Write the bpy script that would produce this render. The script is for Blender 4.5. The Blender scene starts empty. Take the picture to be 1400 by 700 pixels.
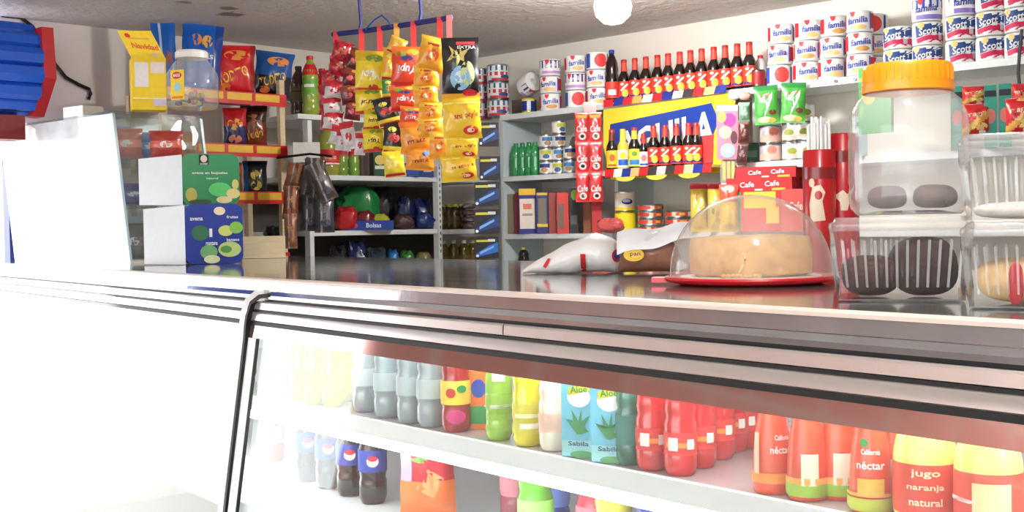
import bpy, math, random
from mathutils import Vector, Matrix
random.seed(7)
S = bpy.context.scene
COL = S.collection
# ------------------------------------------------------------------ camera
EZ = 1.37                      # eye height
F = 1627.0                     # focal length in pixels of the 1400x700 frame
PITCH = math.atan(42 / F)
ROLL = math.radians(1.0)
fw = Vector((0, math.cos(PITCH), -math.sin(PITCH)))
r0 = Vector((1, 0, 0)); u0 = r0.cross(fw)
RX = math.cos(ROLL) * r0 - math.sin(ROLL) * u0
UX = math.sin(ROLL) * r0 + math.cos(ROLL) * u0
cd = bpy.data.cameras.new('camera'); cam = bpy.data.objects.new('camera', cd); COL.objects.link(cam)
cd.sensor_width = 36; cd.lens = 36 * F / 1400; cd.clip_start = 0.05
m = Matrix((RX, UX, -fw)).transposed().to_4x4(); m.translation = (0, 0, EZ)
cam.matrix_world = m
S.camera = cam
# ------------------------------------------------------------------ light
W = bpy.data.worlds.new('daylight'); S.world = W; W.use_nodes = True
bg = W.node_tree.nodes['Background']; bg.inputs[0].default_value = (0.93, 0.97, 1, 1); bg.inputs[1].default_value = 2.9
sd = bpy.data.lights.new('sun', 'SUN'); sd.energy = 6.0; sd.angle = math.radians(2.0); sd.color = (1, .97, .92)
sun = bpy.data.objects.new('sun', sd); COL.objects.link(sun)
sun.rotation_euler = Vector((0.80, -0.42, -0.40)).to_track_quat('-Z', 'Y').to_euler()
sun.location = (-6, 7, 5)
V = S.view_settings
V.view_transform = 'Standard'; V.look = 'None'; V.exposure = 1.1; V.gamma = 1; V.use_curve_mapping = False
BULB = 135.0
# ------------------------------------------------------------------ pixel helpers
EYE = Vector((0, 0, EZ))
def ray(x, y): return (fw * F + RX * (x - 700) + UX * (350 - y))
NR = Vector((.7071068, .7071068, 0)); NL = Vector((-.7071068, .7071068, 0))
TH = math.radians(37.3)
CN = Vector((math.cos(TH), math.sin(TH), 0)); CU = Vector((math.sin(TH), -math.cos(TH), 0))
ROT_R, ROT_L, ROT_C = -math.pi / 4, math.pi / 4, TH - math.pi / 2
def on_plane(x, y, n, dist):
    r = ray(x, y); return EYE + r * (dist / r.dot(n))
def on_z(x, y, z):
    r = ray(x, y); return EYE + r * ((z - EZ) / r.z)
def on_depth(x, y, d):
    r = ray(x, y); return EYE + r * (d / r.y)
def face(p): return -math.atan2(p.x, p.y)          # turn a thing towards the eye
def ab(a, b, z=0): return Vector(((a - b) * .7071068, (a + b) * .7071068, z))
def ct(t, s, z=0): return CU * t + CN * s + Vector((0, 0, z))
TOP = EZ - .12                 # counter top
SH1, SH2, SH3 = EZ + .587, EZ + .258, EZ - .047    # shelves of the far wall
LS1, LS2, LS3 = EZ + .56, EZ + .265, EZ - .0125    # shelves of the left wall
CEIL = EZ + .97
# ------------------------------------------------------------------ materials
def lin(c):
    return tuple(((v / 255) / 12.92 if v <= 10 else (((v / 255) + .055) / 1.055) ** 2.4) for v in c) + (1,)
MC = {}
def nodes(name):
    mt = bpy.data.materials.new(name); mt.use_nodes = True
    nt = mt.node_tree; return mt, nt, nt.nodes['Principled BSDF']
def M(c, kind='paper'):
    """printed paper / plastic / foil / paint / liquid with a fine procedural variation"""
    k = (c, kind)
    if k in MC: return MC[k]
    rough, metal, coat, amp, sc = {'paper': (.55, 0, 0, .10, 60), 'plastic': (.3, 0, .2, .06, 40), 'foil': (.3, .0, .35, .16, 30),
                                   'paint': (.5, 0, 0, .10, 9), 'liquid': (.1, 0, .5, .05, 20), 'metal': (.28, 1, 0, .10, 30),
                                   'dark': (.6, 0, 0, .2, 30), 'cake': (.8, 0, 0, .35, 45), 'wood': (.6, 0, 0, .2, 14),
                                   'chrome': (.12, 1, 0, .12, 5)}[kind]
    mt, nt, b = nodes('%s_%02x%02x%02x' % ((kind,) + c))
    L = lin(c)
    tc = nt.nodes.new('ShaderNodeTexCoord'); nz = nt.nodes.new('ShaderNodeTexNoise'); nz.inputs['Scale'].default_value = sc
    nz.inputs['Detail'].default_value = 3
    if kind == 'wood':
        mp = nt.nodes.new('ShaderNodeMapping'); mp.inputs['Scale'].default_value = (1, 1, 9)
        nt.links.new(tc.outputs['Object'], mp.inputs[0]); nt.links.new(mp.outputs[0], nz.inputs['Vector'])
    else: nt.links.new(tc.outputs['Object'], nz.inputs['Vector'])
    mx = nt.nodes.new('ShaderNodeMix'); mx.data_type = 'RGBA'
    mx.inputs['A'].default_value = tuple(min(1, v * (1 + amp)) for v in L[:3]) + (1,)
    mx.inputs['B'].default_value = tuple(v * (1 - amp) for v in L[:3]) + (1,)
    nt.links.new(nz.outputs['Fac'], mx.inputs['Factor']); nt.links.new(mx.outputs['Result'], b.inputs['Base Color'])
    b.inputs['Roughness'].default_value = rough; b.inputs['Metallic'].default_value = metal
    b.inputs['Coat Weight'].default_value = coat; b.inputs['Coat Roughness'].default_value = .12
    if kind in ('foil', 'cake'):
        bp = nt.nodes.new('ShaderNodeBump'); bp.inputs['Strength'].default_value = .35 if kind == 'foil' else .8
        bp.inputs['Distance'].default_value = .004
        nt.links.new(nz.outputs['Fac'], bp.inputs['Height']); nt.links.new(bp.outputs[0], b.inputs['Normal'])
    MC[k] = mt; return mt
def glass(name, tint=(1, 1, 1), haze=0.0, ior=1.45, rough=.02, hazec=(.9, .9, .9)):
    """thin sheet: clear, mirrored by the angle of view, with an optional milky share"""
    if name in MC: return MC[name]
    mt = bpy.data.materials.new(name); mt.use_nodes = True; nt = mt.node_tree; nt.nodes.clear()
    o = nt.nodes.new('ShaderNodeOutputMaterial'); t = nt.nodes.new('ShaderNodeBsdfTransparent'); g = nt.nodes.new('ShaderNodeBsdfGlossy')
    t.inputs[0].default_value = tint + (1,); g.inputs['Roughness'].default_value = rough
    lw = nt.nodes.new('ShaderNodeLayerWeight'); lw.inputs[0].default_value = .5
    pw = nt.nodes.new('ShaderNodeMath'); pw.operation = 'POWER'; pw.inputs[1].default_value = 5; nt.links.new(lw.outputs['Facing'], pw.inputs[0])
    fr = nt.nodes.new('ShaderNodeMapRange'); f0 = ((ior - 1) / (ior + 1)) ** 2; fr.inputs[3].default_value = f0; nt.links.new(pw.outputs[0], fr.inputs[0])
    a = t
    if haze:
        d = nt.nodes.new('ShaderNodeBsdfDiffuse'); d.inputs[0].default_value = hazec + (1,)
        nz = nt.nodes.new('ShaderNodeTexNoise'); nz.inputs['Scale'].default_value = 12
        mr = nt.nodes.new('ShaderNodeMapRange'); mr.inputs[3].default_value = haze * .6; mr.inputs[4].default_value = haze * 1.4
        tc = nt.nodes.new('ShaderNodeTexCoord'); nt.links.new(tc.outputs['Object'], nz.inputs['Vector'])
        nt.links.new(nz.outputs['Fac'], mr.inputs[0])
        a = nt.nodes.new('ShaderNodeMixShader'); nt.links.new(mr.outputs[0], a.inputs[0])
        nt.links.new(t.outputs[0], a.inputs[1]); nt.links.new(d.outputs[0], a.inputs[2])
    x = nt.nodes.new('ShaderNodeMixShader'); nt.links.new(fr.outputs[0], x.inputs[0])
    nt.links.new(a.outputs[0], x.inputs[1]); nt.links.new(g.outputs[0], x.inputs[2]); nt.links.new(x.outputs[0], o.inputs[0])
    MC[name] = mt; return mt
def glow(name, c, strength):
    mt, nt, b = nodes(name); b.inputs['Base Color'].default_value = c + (1,)
    b.inputs['Emission Color'].default_value = c + (1,); b.inputs['Emission Strength'].default_value = strength
    return mt
def surface(name, c1, c2, scale, rough=.7, bump=.2, detail=6, stains=(), dist=.01):
    """wall, ceiling, floor: two-tone noise with relief; stains = (centre, radius, colour)"""
    mt, nt, b = nodes(name); N = nt.nodes.new; lk = nt.links.new
    tc = N('ShaderNodeTexCoord'); nz = N('ShaderNodeTexNoise'); nz.inputs['Scale'].default_value = scale; nz.inputs['Detail'].default_value = detail
    lk(tc.outputs['Object'], nz.inputs['Vector'])
    mx = N('ShaderNodeMix'); mx.data_type = 'RGBA'; mx.inputs['A'].default_value = lin(c1); mx.inputs['B'].default_value = lin(c2)
    lk(nz.outputs['Fac'], mx.inputs['Factor']); out = mx.outputs['Result']
    n2 = N('ShaderNodeTexNoise'); n2.inputs['Scale'].default_value = 28; n2.inputs['Detail'].default_value = 5
    lk(tc.outputs['Object'], n2.inputs['Vector'])
    for p, r, c in stains:
        vm = N('ShaderNodeVectorMath'); vm.operation = 'DISTANCE'; vm.inputs[1].default_value = p; lk(tc.outputs['Object'], vm.inputs[0])
        ad = N('ShaderNodeMath'); ad.operation = 'MULTIPLY_ADD'; ad.inputs[1].default_value = r * 1.6; lk(n2.outputs['Fac'], ad.inputs[0]); lk(vm.outputs['Value'], ad.inputs[2])
        mr = N('ShaderNodeMapRange'); mr.inputs[1].default_value = r * 1.45; mr.inputs[2].default_value = r * 1.75; mr.inputs[3].default_value = .85; mr.inputs[4].default_value = 0
        lk(ad.outputs[0], mr.inputs[0])
        m2 = N('ShaderNodeMix'); m2.data_type = 'RGBA'; lk(mr.outputs[0], m2.inputs['Factor']); lk(out, m2.inputs['A']); m2.inputs['B'].default_value = lin(c)
        out = m2.outputs['Result']
    lk(out, b.inputs['Base Color']); b.inputs['Roughness'].default_value = rough
    bp = N('ShaderNodeBump'); bp.inputs['Strength'].default_value = bump; bp.inputs['Distance'].default_value = dist
    lk(n2.outputs['Fac'], bp.inputs['Height']); lk(bp.outputs[0], b.inputs['Normal'])
    return mt
WHITE = (240, 240, 238); RED = (206, 20, 30); BLUE = (24, 62, 160); NAVY = (16, 26, 80); YEL = (250, 208, 30); BLACK = (18, 16, 18)
GREEN = (34, 140, 62); ORANGE = (240, 140, 30); CREAM = (236, 222, 186); PINK = (226, 50, 110); GREY = (128, 130, 132); BROWN = (70, 38, 24); PURPLE = (96, 40, 130)
CLEAR = glass('clear_glass'); 
# ------------------------------------------------------------------ mesh builder
class MB:
    def __init__(s): s.v = []; s.f = []; s.m = []
    def face(s, idx, m=0): s.f.append(tuple(idx)); s.m.append(m)
    def hexa(s, p, m=0):
        b = len(s.v); s.v += [tuple(q) for q in p]
        for q in ((0, 3, 2, 1), (4, 5, 6, 7), (0, 1, 5, 4), (1, 2, 6, 5), (2, 3, 7, 6), (3, 0, 4, 7)): s.face([b + i for i in q], m)
        return s
    def box(s, x0, x1, y0, y1, z0, z1, m=0):
        return s.hexa([(x0, y0, z0), (x1, y0, z0), (x1, y1, z0), (x0, y1, z0), (x0, y0, z1), (x1, y0, z1), (x1, y1, z1), (x0, y1, z1)], m)
    def rbox(s, x0, x1, y0, y1, z0, z1, r, m=0, n=3):
        """box whose corners seen from the front are rounded"""
        pts = []
        for cx, cz, a0 in ((x1 - r, z0 + r, -90), (x1 - r, z1 - r, 0), (x0 + r, z1 - r, 90), (x0 + r, z0 + r, 180)):
            for i in range(n + 1):
                a = math.radians(a0 + 90 * i / n); pts.append((cx + r * math.cos(a), cz + r * math.sin(a)))
        return s.prism_y(pts, y0, y1, m)
    def prism_y(s, pts, y0, y1, m=0):
        b = len(s.v); n = len(pts)
        s.v += [(x, y0, z) for x, z in pts] + [(x, y1, z) for x, z in pts]
        s.face([b + i for i in range(n)], m); s.face([b + n + i for i in reversed(range(n))], m)
        for i in range(n):
            j = (i + 1) % n; s.face([b + i, b + n + i, b + n + j, b + j], m)
        return s
    def prism_x(s, pts, x0, x1, m=0):          # polygon in (y,z) drawn out along x
        b = len(s.v); n = len(pts)
        s.v += [(x0, y, z) for y, z in pts] + [(x1, y, z) for y, z in pts]
        s.face([b + i for i in reversed(range(n))], m); s.face([b + n + i for i in range(n)], m)
        for i in range(n):
            j = (i + 1) % n; s.face([b + i, b + j, b + n + j, b + n + i], m)
        return s
    def lathe(s, prof, seg=18, mats=None, c=(0, 0, 0), sx=1, sy=1):
        b = len(s.v); rows = []
        for r, z in prof:
            if r <= 1e-6: rows.append([len(s.v)]); s.v.append((c[0], c[1], c[2] + z))
            else:
                rows.append(list(range(len(s.v), len(s.v) + seg)))
                for i in range(seg):
                    a = 2 * math.pi * i / seg; s.v.append((c[0] + r * math.cos(a) * sx, c[1] + r * math.sin(a) * sy, c[2] + z))
        for k in range(len(rows) - 1):
            A, B = rows[k], rows[k + 1]; mm = mats[k] if mats else 0
            for i in range(seg):
                j = (i + 1) % seg
                if len(A) == 1 and len(B) == 1: continue
                if len(A) == 1: s.face((A[0], B[j], B[i]), mm)
                elif len(B) == 1: s.face((A[i], A[j], B[0]), mm)
                else: s.face((A[i], A[j], B[j], B[i]), mm)
        return s
    def tube(s, pts, r, seg=8, m=0):
        pts = [Vector(p) for p in pts]; rows = []
        for i, p in enumerate(pts):
            d = (pts[min(i + 1, len(pts) - 1)] - pts[max(i - 1, 0)]).normalized()
            e = d.cross(Vector((0, 0, 1)) if abs(d.z) < .95 else Vector((1, 0, 0))).normalized(); g = d.cross(e)
            rr = r[i] if isinstance(r, (list, tuple)) else r
            rows.append(list(range(len(s.v), len(s.v) + seg)))
            for k in range(seg):
                a = 2 * math.pi * k / seg; s.v.append(tuple(p + e * rr * math.cos(a) + g * rr * math.sin(a)))
        for A, B in zip(rows, rows[1:]):
            for k in range(seg):
                j = (k + 1) % seg; s.face((A[k], A[j], B[j], B[k]), m)
        s.face(rows[0][::-1], m); s.face(rows[-1], m)
        return s
    def sheet(s, fn, nu, nv, m=0):
        b = len(s.v)
        for j in range(nv + 1):
            for i in range(nu + 1): s.v.append(tuple(fn(i / nu, j / nv)))
        for j in range(nv):
            for i in range(nu):
                k = b + j * (nu + 1) + i
                s.face((k, k + 1, k + nu + 2, k + nu + 1), m(((i + .5) / nu), ((j + .5) / nv)) if callable(m) else m)
        return s
    def mesh(s, name, mats, smooth=True, angle=40):
        me = bpy.data.meshes.new(name); me.from_pydata(s.v, [], s.f)
        for mt in mats: me.materials.append(mt)
        me.polygons.foreach_set('material_index', s.m)
        me.update()
        if smooth:
            me.shade_smooth(); me.set_sharp_from_angle(angle=math.radians(angle))
        return me
# ------------------------------------------------------------------ objects
def obj(name, me, parent=None, loc=(0, 0, 0), rz=0, rx=0, ry=0):
    o = bpy.data.objects.new(name, me); COL.objects.link(o)
    o.location = loc; o.rotation_euler = (rx, ry, rz)
    if parent: o.parent = parent
    return o
def tag(o, label, cat, group=None):
    o['label'] = label; o['category'] = cat
    if group: o['group'] = group
    return o
def struct(o): o['kind'] = 'structure'; return o
def thing(name, label, cat, loc, rz=0, group=None, rx=0, ry=0):
    return tag(obj(name, None, None, loc, rz, rx, ry), label, cat, group)
def put(kit, name, label, cat, loc, rz=0, group=None, rx=0, ry=0, sc=None):
    """kit = [(part name, mesh), ...] shared by every copy"""
    if len(kit) == 1:
        o = tag(obj(name, kit[0][1], None, loc, rz, rx, ry), label, cat, group)
    else:
        o = thing(name, label, cat, loc, rz, group, rx, ry)
        made = []
        for q in kit: made.append(obj(q[0], q[1], made[q[2]] if len(q) > 2 else o))
    if sc: o.scale = sc
    return o
TX = {}
def text_geo(t, shear=0.0, bold=.02):
    k = (t, shear, bold)
    if k not in TX:
        c = bpy.data.curves.new('text', 'FONT'); c.body = t; c.shear = shear; c.offset = bold; c.resolution_u = 2; c.fill_mode = 'BOTH'
        o = bpy.data.objects.new('text', c); COL.objects.link(o)
        me = bpy.data.meshes.new_from_object(o.evaluated_get(bpy.context.evaluated_depsgraph_get()))
        vs = [(p.co.x, p.co.y) for p in me.vertices]; fs = [tuple(p.vertices) for p in me.polygons]
        bpy.data.objects.remove(o); bpy.data.curves.remove(c); bpy.data.meshes.remove(me)
        xs = [p[0] for p in vs]; ys = [p[1] for p in vs]
        cx, cy, w, h = (min(xs) + max(xs)) / 2, (min(ys) + max(ys)) / 2, max(xs) - min(xs), max(ys) - min(ys)
        TX[k] = ([((x - cx) / w, (y - cy) / h) for x, y in vs], fs)
    return TX[k]
def decal_group(surf, ds, kind, names, off):
    """flat print laid on a surface: E ellipse, R rectangle, P polygon, T text -> [(part, mesh)]"""
    pr, le, pm, lm = MB(), MB(), [], []
    for d in ds:
        k = d[0]; mb, ml = (le, lm) if k == 'T' else (pr, pm)
        col = d[6] if k == 'T' else (d[2] if k == 'P' else d[5])
        mt = M(col, kind)
        if mt not in ml: ml.append(mt)
        mi = ml.index(mt); b = len(mb.v)
        if k == 'E':
            _, cx, cz, rx, rz, _c = d[:6]; n = 18
            mb.v.append(surf(cx, cz, off))
            for q in (.5, 1):
                for i in range(n):
                    a = 2 * math.pi * i / n; mb.v.append(surf(cx + rx * q * math.cos(a), cz + rz * q * math.sin(a), off))
            for i in range(n):
                j = (i + 1) % n
                mb.face((b, b + 1 + i, b + 1 + j), mi); mb.face((b + 1 + i, b + 1 + n + i, b + 1 + n + j, b + 1 + j), mi)
        elif k == 'R':
            _, cx, cz, w, h, _c = d[:6]
            mb.sheet(lambda u, v: surf(cx + (u - .5) * w, cz + (v - .5) * h, off), 6, 4, mi)
        elif k == 'P':
            src = d[1]; cx = sum(p[0] for p in src) / len(src); cz = sum(p[1] for p in src) / len(src)
            pts = [(p[0] + (q[0] - p[0]) * f, p[1] + (q[1] - p[1]) * f) for p, q in zip(src, src[1:] + src[:1]) for f in (0, .33, .67)]; n = len(pts)
            mb.v.append(surf(cx, cz, off))
            for g in (.25, .5, .75, 1): mb.v += [surf(cx + (x - cx) * g, cz + (z - cz) * g, off) for x, z in pts]
            for i in range(n):
                j = (i + 1) % n; mb.face((b, b + 1 + i, b + 1 + j), mi)
                for g in range(3): q = b + 1 + g * n; mb.face((q + i, q + n + i, q + n + j, q + j), mi)
        else:
            _, t, cx, cz, w, h, _c = d[:7]; rot = math.radians(d[7]) if len(d) > 7 else 0; sh = d[8] if len(d) > 8 else 0
            vs, fs = text_geo(t, sh); ca, sa = math.cos(rot), math.sin(rot)
            for x, y in vs:
                X, Z = x * w, y * h; mb.v.append(surf(cx + X * ca - Z * sa, cz + X * sa + Z * ca, off + .0004))
            for f in fs: mb.face([b + i for i in f], mi)
        off += .0004
    out = []
    if pr.f: out.append((names[0], pr.mesh(names[0], pm)))
    if le.f: out.append((names[1], le.mesh(names[1], lm, False)))
    return out
def dbox(d):
    if d[0] == 'P': xs = [p[0] for p in d[1]]; zs = [p[1] for p in d[1]]; return min(xs), max(xs), min(zs), max(zs)
    if d[0] == 'E': return d[1] - d[3], d[1] + d[3], d[2] - d[4], d[2] + d[4]
    return d[1] - d[3] / 2, d[1] + d[3] / 2, d[2] - d[4] / 2, d[2] + d[4] / 2
def decals(surf, ds, kind='paper', names=('print', 'lettering')):
    """one part for each patch of touching print and one for each line of lettering"""
    gs_ = []
    for n, d in enumerate(ds):
        if d[0] == 'T': gs_.append(([(n, d)], None)); continue
        bx = dbox(d); items = [(n, d)]; keep = []
        for g_ in gs_:
            o = g_[1]
            if o and o[0] <= bx[1] and bx[0] <= o[1] and o[2] <= bx[3] and bx[2] <= o[3]:
                items = g_[0] + items; bx = (min(bx[0], o[0]), max(bx[1], o[1]), min(bx[2], o[2]), max(bx[3], o[3]))
            else: keep.append(g_)
        gs_ = keep + [(items, bx)]
    out = []
    for items, _b in gs_: out += decal_group(surf, [d for _n, d in sorted(items, key=lambda q: q[0])], kind, names, .0006 + .0004 * min(n for n, _d in items))
    return out
def s_flat(y): return lambda x, z, o: (x, y - o, z)
def s_cyl(r): return lambda x, z, o: ((r + o) * math.sin(x / r), -(r + o) * math.cos(x / r), z)
def s_rev(fr): # any turned body: fr(z) = radius
    def f(x, z, o):
        r = fr(z); return ((r + o) * math.sin(x / r), -(r + o) * math.cos(x / r), z)
    return f
# ------------------------------------------------------------------ kits
KC = {}
def cached(fn):
    def g(*a):
        k = (fn.__name__,) + a
        if k not in KC: KC[k] = fn(*a)
        return KC[k]
    return g
def bag_fn(w, h, t, seed=0):
    rnd = random.Random(seed); ph = [rnd.uniform(0, 6.28) for _ in range(4)]; c = .07
    def y_of(x, z):
        u = max(-1, min(1, 2 * x / w)); v = max(0, min(1, z / h))
        g = .03 if (v < c or v > 1 - c) else .03 + .97 * math.sin(math.pi * (v - c) / (1 - 2 * c)) ** .45
        e = (1 - abs(u) ** 2.6) ** .6 if abs(u) < 1 else 0
        wr = 1 + .10 * math.sin(9 * u + ph[0] + 4 * v) * (1 - abs(u)) + .10 * math.sin(13 * v + ph[1] + 5 * u) + .07 * math.sin(23 * u + 11 * v + ph[2])
        return t / 2 * e * g * wr, g
    def s(x, z, o, side=-1):
        y, g = y_of(x, z); k = 1 - .07 * g + .02 * math.sin(14 * z / h + ph[3])
        return (x * k, side * (y + o), z)
    return s
def bag(w, h, t, pat, cols, ds=(), seed=0, kind='foil', part='pouch'):
    """pillow packet; pat(u,v) -> index into cols"""
    sf = bag_fn(w, h, t, seed); mb = MB(); nu, nv = 10, 16
    mb.sheet(lambda u, v: sf((u - .5) * w, v * h, .0002), nu, nv, (lambda u, v: pat(u, v)) if pat else 0)
    mb.sheet(lambda u, v: sf((.5 - u) * w, v * h, .0002, 1), nu, nv, 0)
    return [(part, mb.mesh(part, [M(c, kind) for c in cols], True, 70))] + decals(sf, ds, 'paper')
def carton(w, d, h, col, ds=(), side=None, top=None, kind='paper', r=0):
    mb = MB()
    if r: mb.rbox(-w / 2, w / 2, -d / 2, d / 2, 0, h, r)
    else: mb.box(-w / 2, w / 2, -d / 2, d / 2, 0, h)
    mats = [M(col, kind)]
    if side and not r:
        mats.append(M(side, kind)); mb.m[3] = mb.m[5] = 1
    if top and not r:
        mats.append(M(top, kind)); mb.m[1] = len(mats) - 1
    return [('carton', mb.mesh('carton', mats, bool(r), 30))] + decals(s_flat(-d / 2), ds)
@cached
def roll_kit(style):
    r, h = (.055, .088) if style < 5 else (.058, .092)
    mb = MB().lathe([(.018, h * .5), (.018, h - .004), (r * .8, h), (r * .95, h - .003), (r, h - .012), (r, .012), (r * .95, .003), (r * .8, 0), (.018, .004), (.018, h * .5)], 22)
    k = [('roll', mb.mesh('roll', [M(WHITE, 'plastic')]))]
    z = h / 2; heart = [(-.033, z + .038), (-.008, z + .038), (-.012, z + .022), (-.02, z + .016), (-.029, z + .024)]
    if style in (0, 1, 2):
        tint = {0: (232, 190, 130), 1: (214, 160, 90), 2: (232, 190, 130)}[style]
        ds = [('P', heart, (226, 40, 52)), ('E', .006, z - .024, .03, .011, tint), ('R', .075, z, .035, .06, (196, 20, 40)), ('R', .055, z, .006, .07, (50, 90, 190)),
              ('R', -.074, z, .03, .06, (196, 20, 40))]
        ds += [('T', 'familia', .0, z + .003, .082, .026, (32, 60, 160), 6, .15)]
    elif style == 3:
        ds = [('E', .012, z, .034, .034, (226, 60, 60)), ('R', -.06, z, .03, .07, (60, 80, 170)), ('R', .06, z, .012, .07, (30, 60, 150))]
    elif style == 4:
        ds = [('R', 0, z + .016, .15, .04, (80, 40, 130)), ('P', heart, (226, 40, 52)), ('T', 'familia', .002, z + .012, .08, .024, WHITE, 6, .15), ('R', .01, z - .026, .12, .014, (200, 150, 210))]
    elif style == 5:
        ds = [('P', [(-.06, z + .03), (0, z + .036), (.1, z + .04), (.1, z), (0, z - .006), (-.055, z - .018)], (22, 64, 130)), ('P', [(-.055, z - .02), (0, z - .008), (.1, z - .004), (.1, z - .036), (-.05, z - .038)], (200, 24, 80)),
              ('E', -.035, z + .03, .014, .012, (226, 196, 120)), ('R', .045, z - .018, .018, .02, (190, 180, 190)),
              ('T', 'Scott', -.008, z + .008, .07, .028, WHITE, 8, .2)]
    else:
        ds = [('R', .02, z + .022, .17, .032, (26, 80, 190)), ('R', .02, z - .03, .12, .018, (140, 120, 200)), ('P', heart, (226, 40, 52)), ('T', 'familia', .002, z + .004, .085, .028, (30, 50, 150), 4, .15)]
    return k + decals(s_cyl(r), ds)
def bottle_kit(r, h, col, cap, label=None, ds=(), neck=None, kind='liquid', shape='pet', caph=.014, lab_name='label'):
    if shape == 'beer':
        prof = [(0, .003), (r * .85, 0), (r, .006), (r, h * .52), (r * .92, h * .6), (r * .52, h * .72), (r * .44, h * .9), (r * .46, h * .97), (0, h * .97)]
    elif shape == 'nectar':
        prof = [(0, .004), (r * .9, 0), (r, .008), (r * .98, h * .35), (r * .86, h * .6), (r * .62, h * .86), (r * .58, h * .93), (0, h * .93)]
    elif shape == 'wide':
        prof = [(0, .004), (r * .92, 0), (r, .01), (r, h * .5), (r * .97, h * .56), (r * .86, h * .68), (r * .6, h * .82), (r * .44, h * .9), (r * .42, h * .96), (0, h * .96)]
    else:
        prof = [(0, .012), (r * .3, .002), (r * .8, 0), (r, h * .07), (r, h * .2), (r * .93, h * .24), (r, h * .29), (r, h * .5), (r * .88, h * .56), (r * .97, h * .63), (r * .86, h * .76), (r * .5, h * .88), (r * .36, h * .91), (r * .36, h * .94), (0, h * .94)]
    def rad(z):
        for (ra, za), (rb, zb) in zip(prof[1:], prof[2:]):
            if zb > za and za <= z <= zb: return ra + (rb - ra) * (z - za) / (zb - za)
        return r
    k = [('bottle_body', MB().lathe(prof, 18).mesh('bottle_body', [M(col, kind)], True, 60))]
    cr = {'beer': r * .5, 'nectar': r * .62, 'wide': r * .5, 'pet': r * .42}[shape]
    k.append(('cap', MB().lathe([(cr, h - caph - .004), (cr, h - .002), (cr * .9, h), (0, h)], 16).mesh('cap', [M(cap, 'plastic')])))
    if label:
        z0, z1, lc = label; n = 5
        k.append((lab_name, MB().lathe([(rad(h * (z0 + (z1 - z0) * i / n)) + .0008, h * (z0 + (z1 - z0) * i / n)) for i in range(n + 1)], 18).mesh(lab_name, [M(lc, 'paper')])))
    if neck:
        z0, z1, lc = neck
        k.append(('neck_label', MB().lathe([(rad(h * (z0 + (z1 - z0) * i / 4)) + .0008, h * (z0 + (z1 - z0) * i / 4)) for i in range(5)], 16).mesh('neck_label', [M(lc, 'paper')])))
    if ds:
        s0 = s_rev(rad); k += decals(lambda x, z, o: s0(x, z * h, o + .001), ds)
    return k
@cached
def beer_kit(v):
    r, h = .029, .205
    lab = {0: (226, 60, 40), 1: (240, 190, 40), 2: (240, 236, 220), 3: (246, 226, 60), 4: (240, 236, 232)}[v]
    body = {0: (22, 10, 8), 1: (26, 12, 8), 2: (232, 200, 70), 3: (24, 18, 8), 4: (22, 10, 8)}[v]
    ds = [('P', [(-.03, .08), (.04, .08), (.04, .2), (0, .14), (-.03, .12)], (22, 36, 120)), ('E', .004, .2, .016, .09, (250, 190, 70)), ('P', [(-.02, .27), (-.012, .25), (.02, .40), (.014, .43)], (250, 240, 230)), ('E', -.01, .41, .008, .03, (250, 226, 210))]
    if v == 1: ds = [('E', 0, .3, .014, .09, (190, 90, 20)), ('R', 0, .12, .04, .04, (180, 30, 20))]
    if v == 2: ds = [('R', 0, .18, .05, .14, (30, 90, 180)), ('E', 0, .34, .016, .09, (230, 220, 60))]
    if v == 3: ds = [('R', 0, .16, .05, .12, (40, 120, 190)), ('E', 0, .36, .014, .06, (90, 150, 50))]
    if v == 4: ds = [('E', 0, .3, .016, .1, (230, 120, 120)), ('R', 0, .12, .05, .05, (40, 60, 150))]
    nk = {0: (200, 66, 50), 1: (110, 40, 20), 2: (236, 214, 60), 3: (236, 214, 60), 4: (200, 60, 50)}[v]
    return bottle_kit(r, h, body, (180, 30, 30) if v != 2 else (220, 200, 60), (.06, .48, lab), ds, (.72, .94, nk), 'liquid', 'beer', .012)
@cached
def can_kit(r, h, col, metal, *ds):
    k = [('can', MB().lathe([(0, .003), (r * .93, .003), (r * .95, 0), (r, .003), (r * .98, .008), (r * .98, h - .008), (r, h - .003), (r * .95, h), (r * .93, h - .003), (0, h - .003)], 20).mesh('can', [M(metal, 'metal')])),
         ('wrapper', MB().lathe([(r * .99, .009), (r * .99, h - .009)], 20).mesh('wrapper', [M(col, 'paper')]))]
    return k + decals(s_cyl(r * .995), ds)
ORD = ['first', 'second', 'third', 'fourth', 'fifth', 'sixth', 'seventh', 'eighth', 'ninth', 'tenth', 'eleventh', 'twelfth']
# ================================================================== THE SETTING
def slab(name, a0, a1, b0, b1, z0, z1, mat, parent=None):
    mb = MB().hexa([ab(a0, b0, z0), ab(a1, b0, z0), ab(a1, b1, z0), ab(a0, b1, z0), ab(a0, b0, z1), ab(a1, b0, z1), ab(a1, b1, z1), ab(a0, b1, z1)])
    return obj(name, mb.mesh(name, [mat], False), parent)
WALL_R, WALL_L = 4.76, 5.37
A_DOOR = 2.16
plaster = surface('wall_plaster', (236, 230, 220), (222, 214, 202), 1.3, .8, .12)
st = on_z(318, 20, CEIL); st2 = on_z(252, 3, CEIL)
ceil_m = surface('ceiling_plaster', (222, 216, 210), (206, 200, 196), 2.2, .85, .55, 7,
                 [(st, .07, (96, 92, 70)), (st + Vector((.02, -.16, 0)), .05, (110, 104, 84)), (st2, .04, (130, 124, 108))], .03)
floor_m = surface('floor_cement', (150, 140, 130), (120, 112, 104), 3, .5, .1)
street_m = surface('street_pavement', (150, 148, 144), (126, 124, 120), 2, .8, .3)
struct(slab('floor', -4.6, WALL_R + .12, -2.6, WALL_L + .12, -.1, 0, floor_m))
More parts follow.
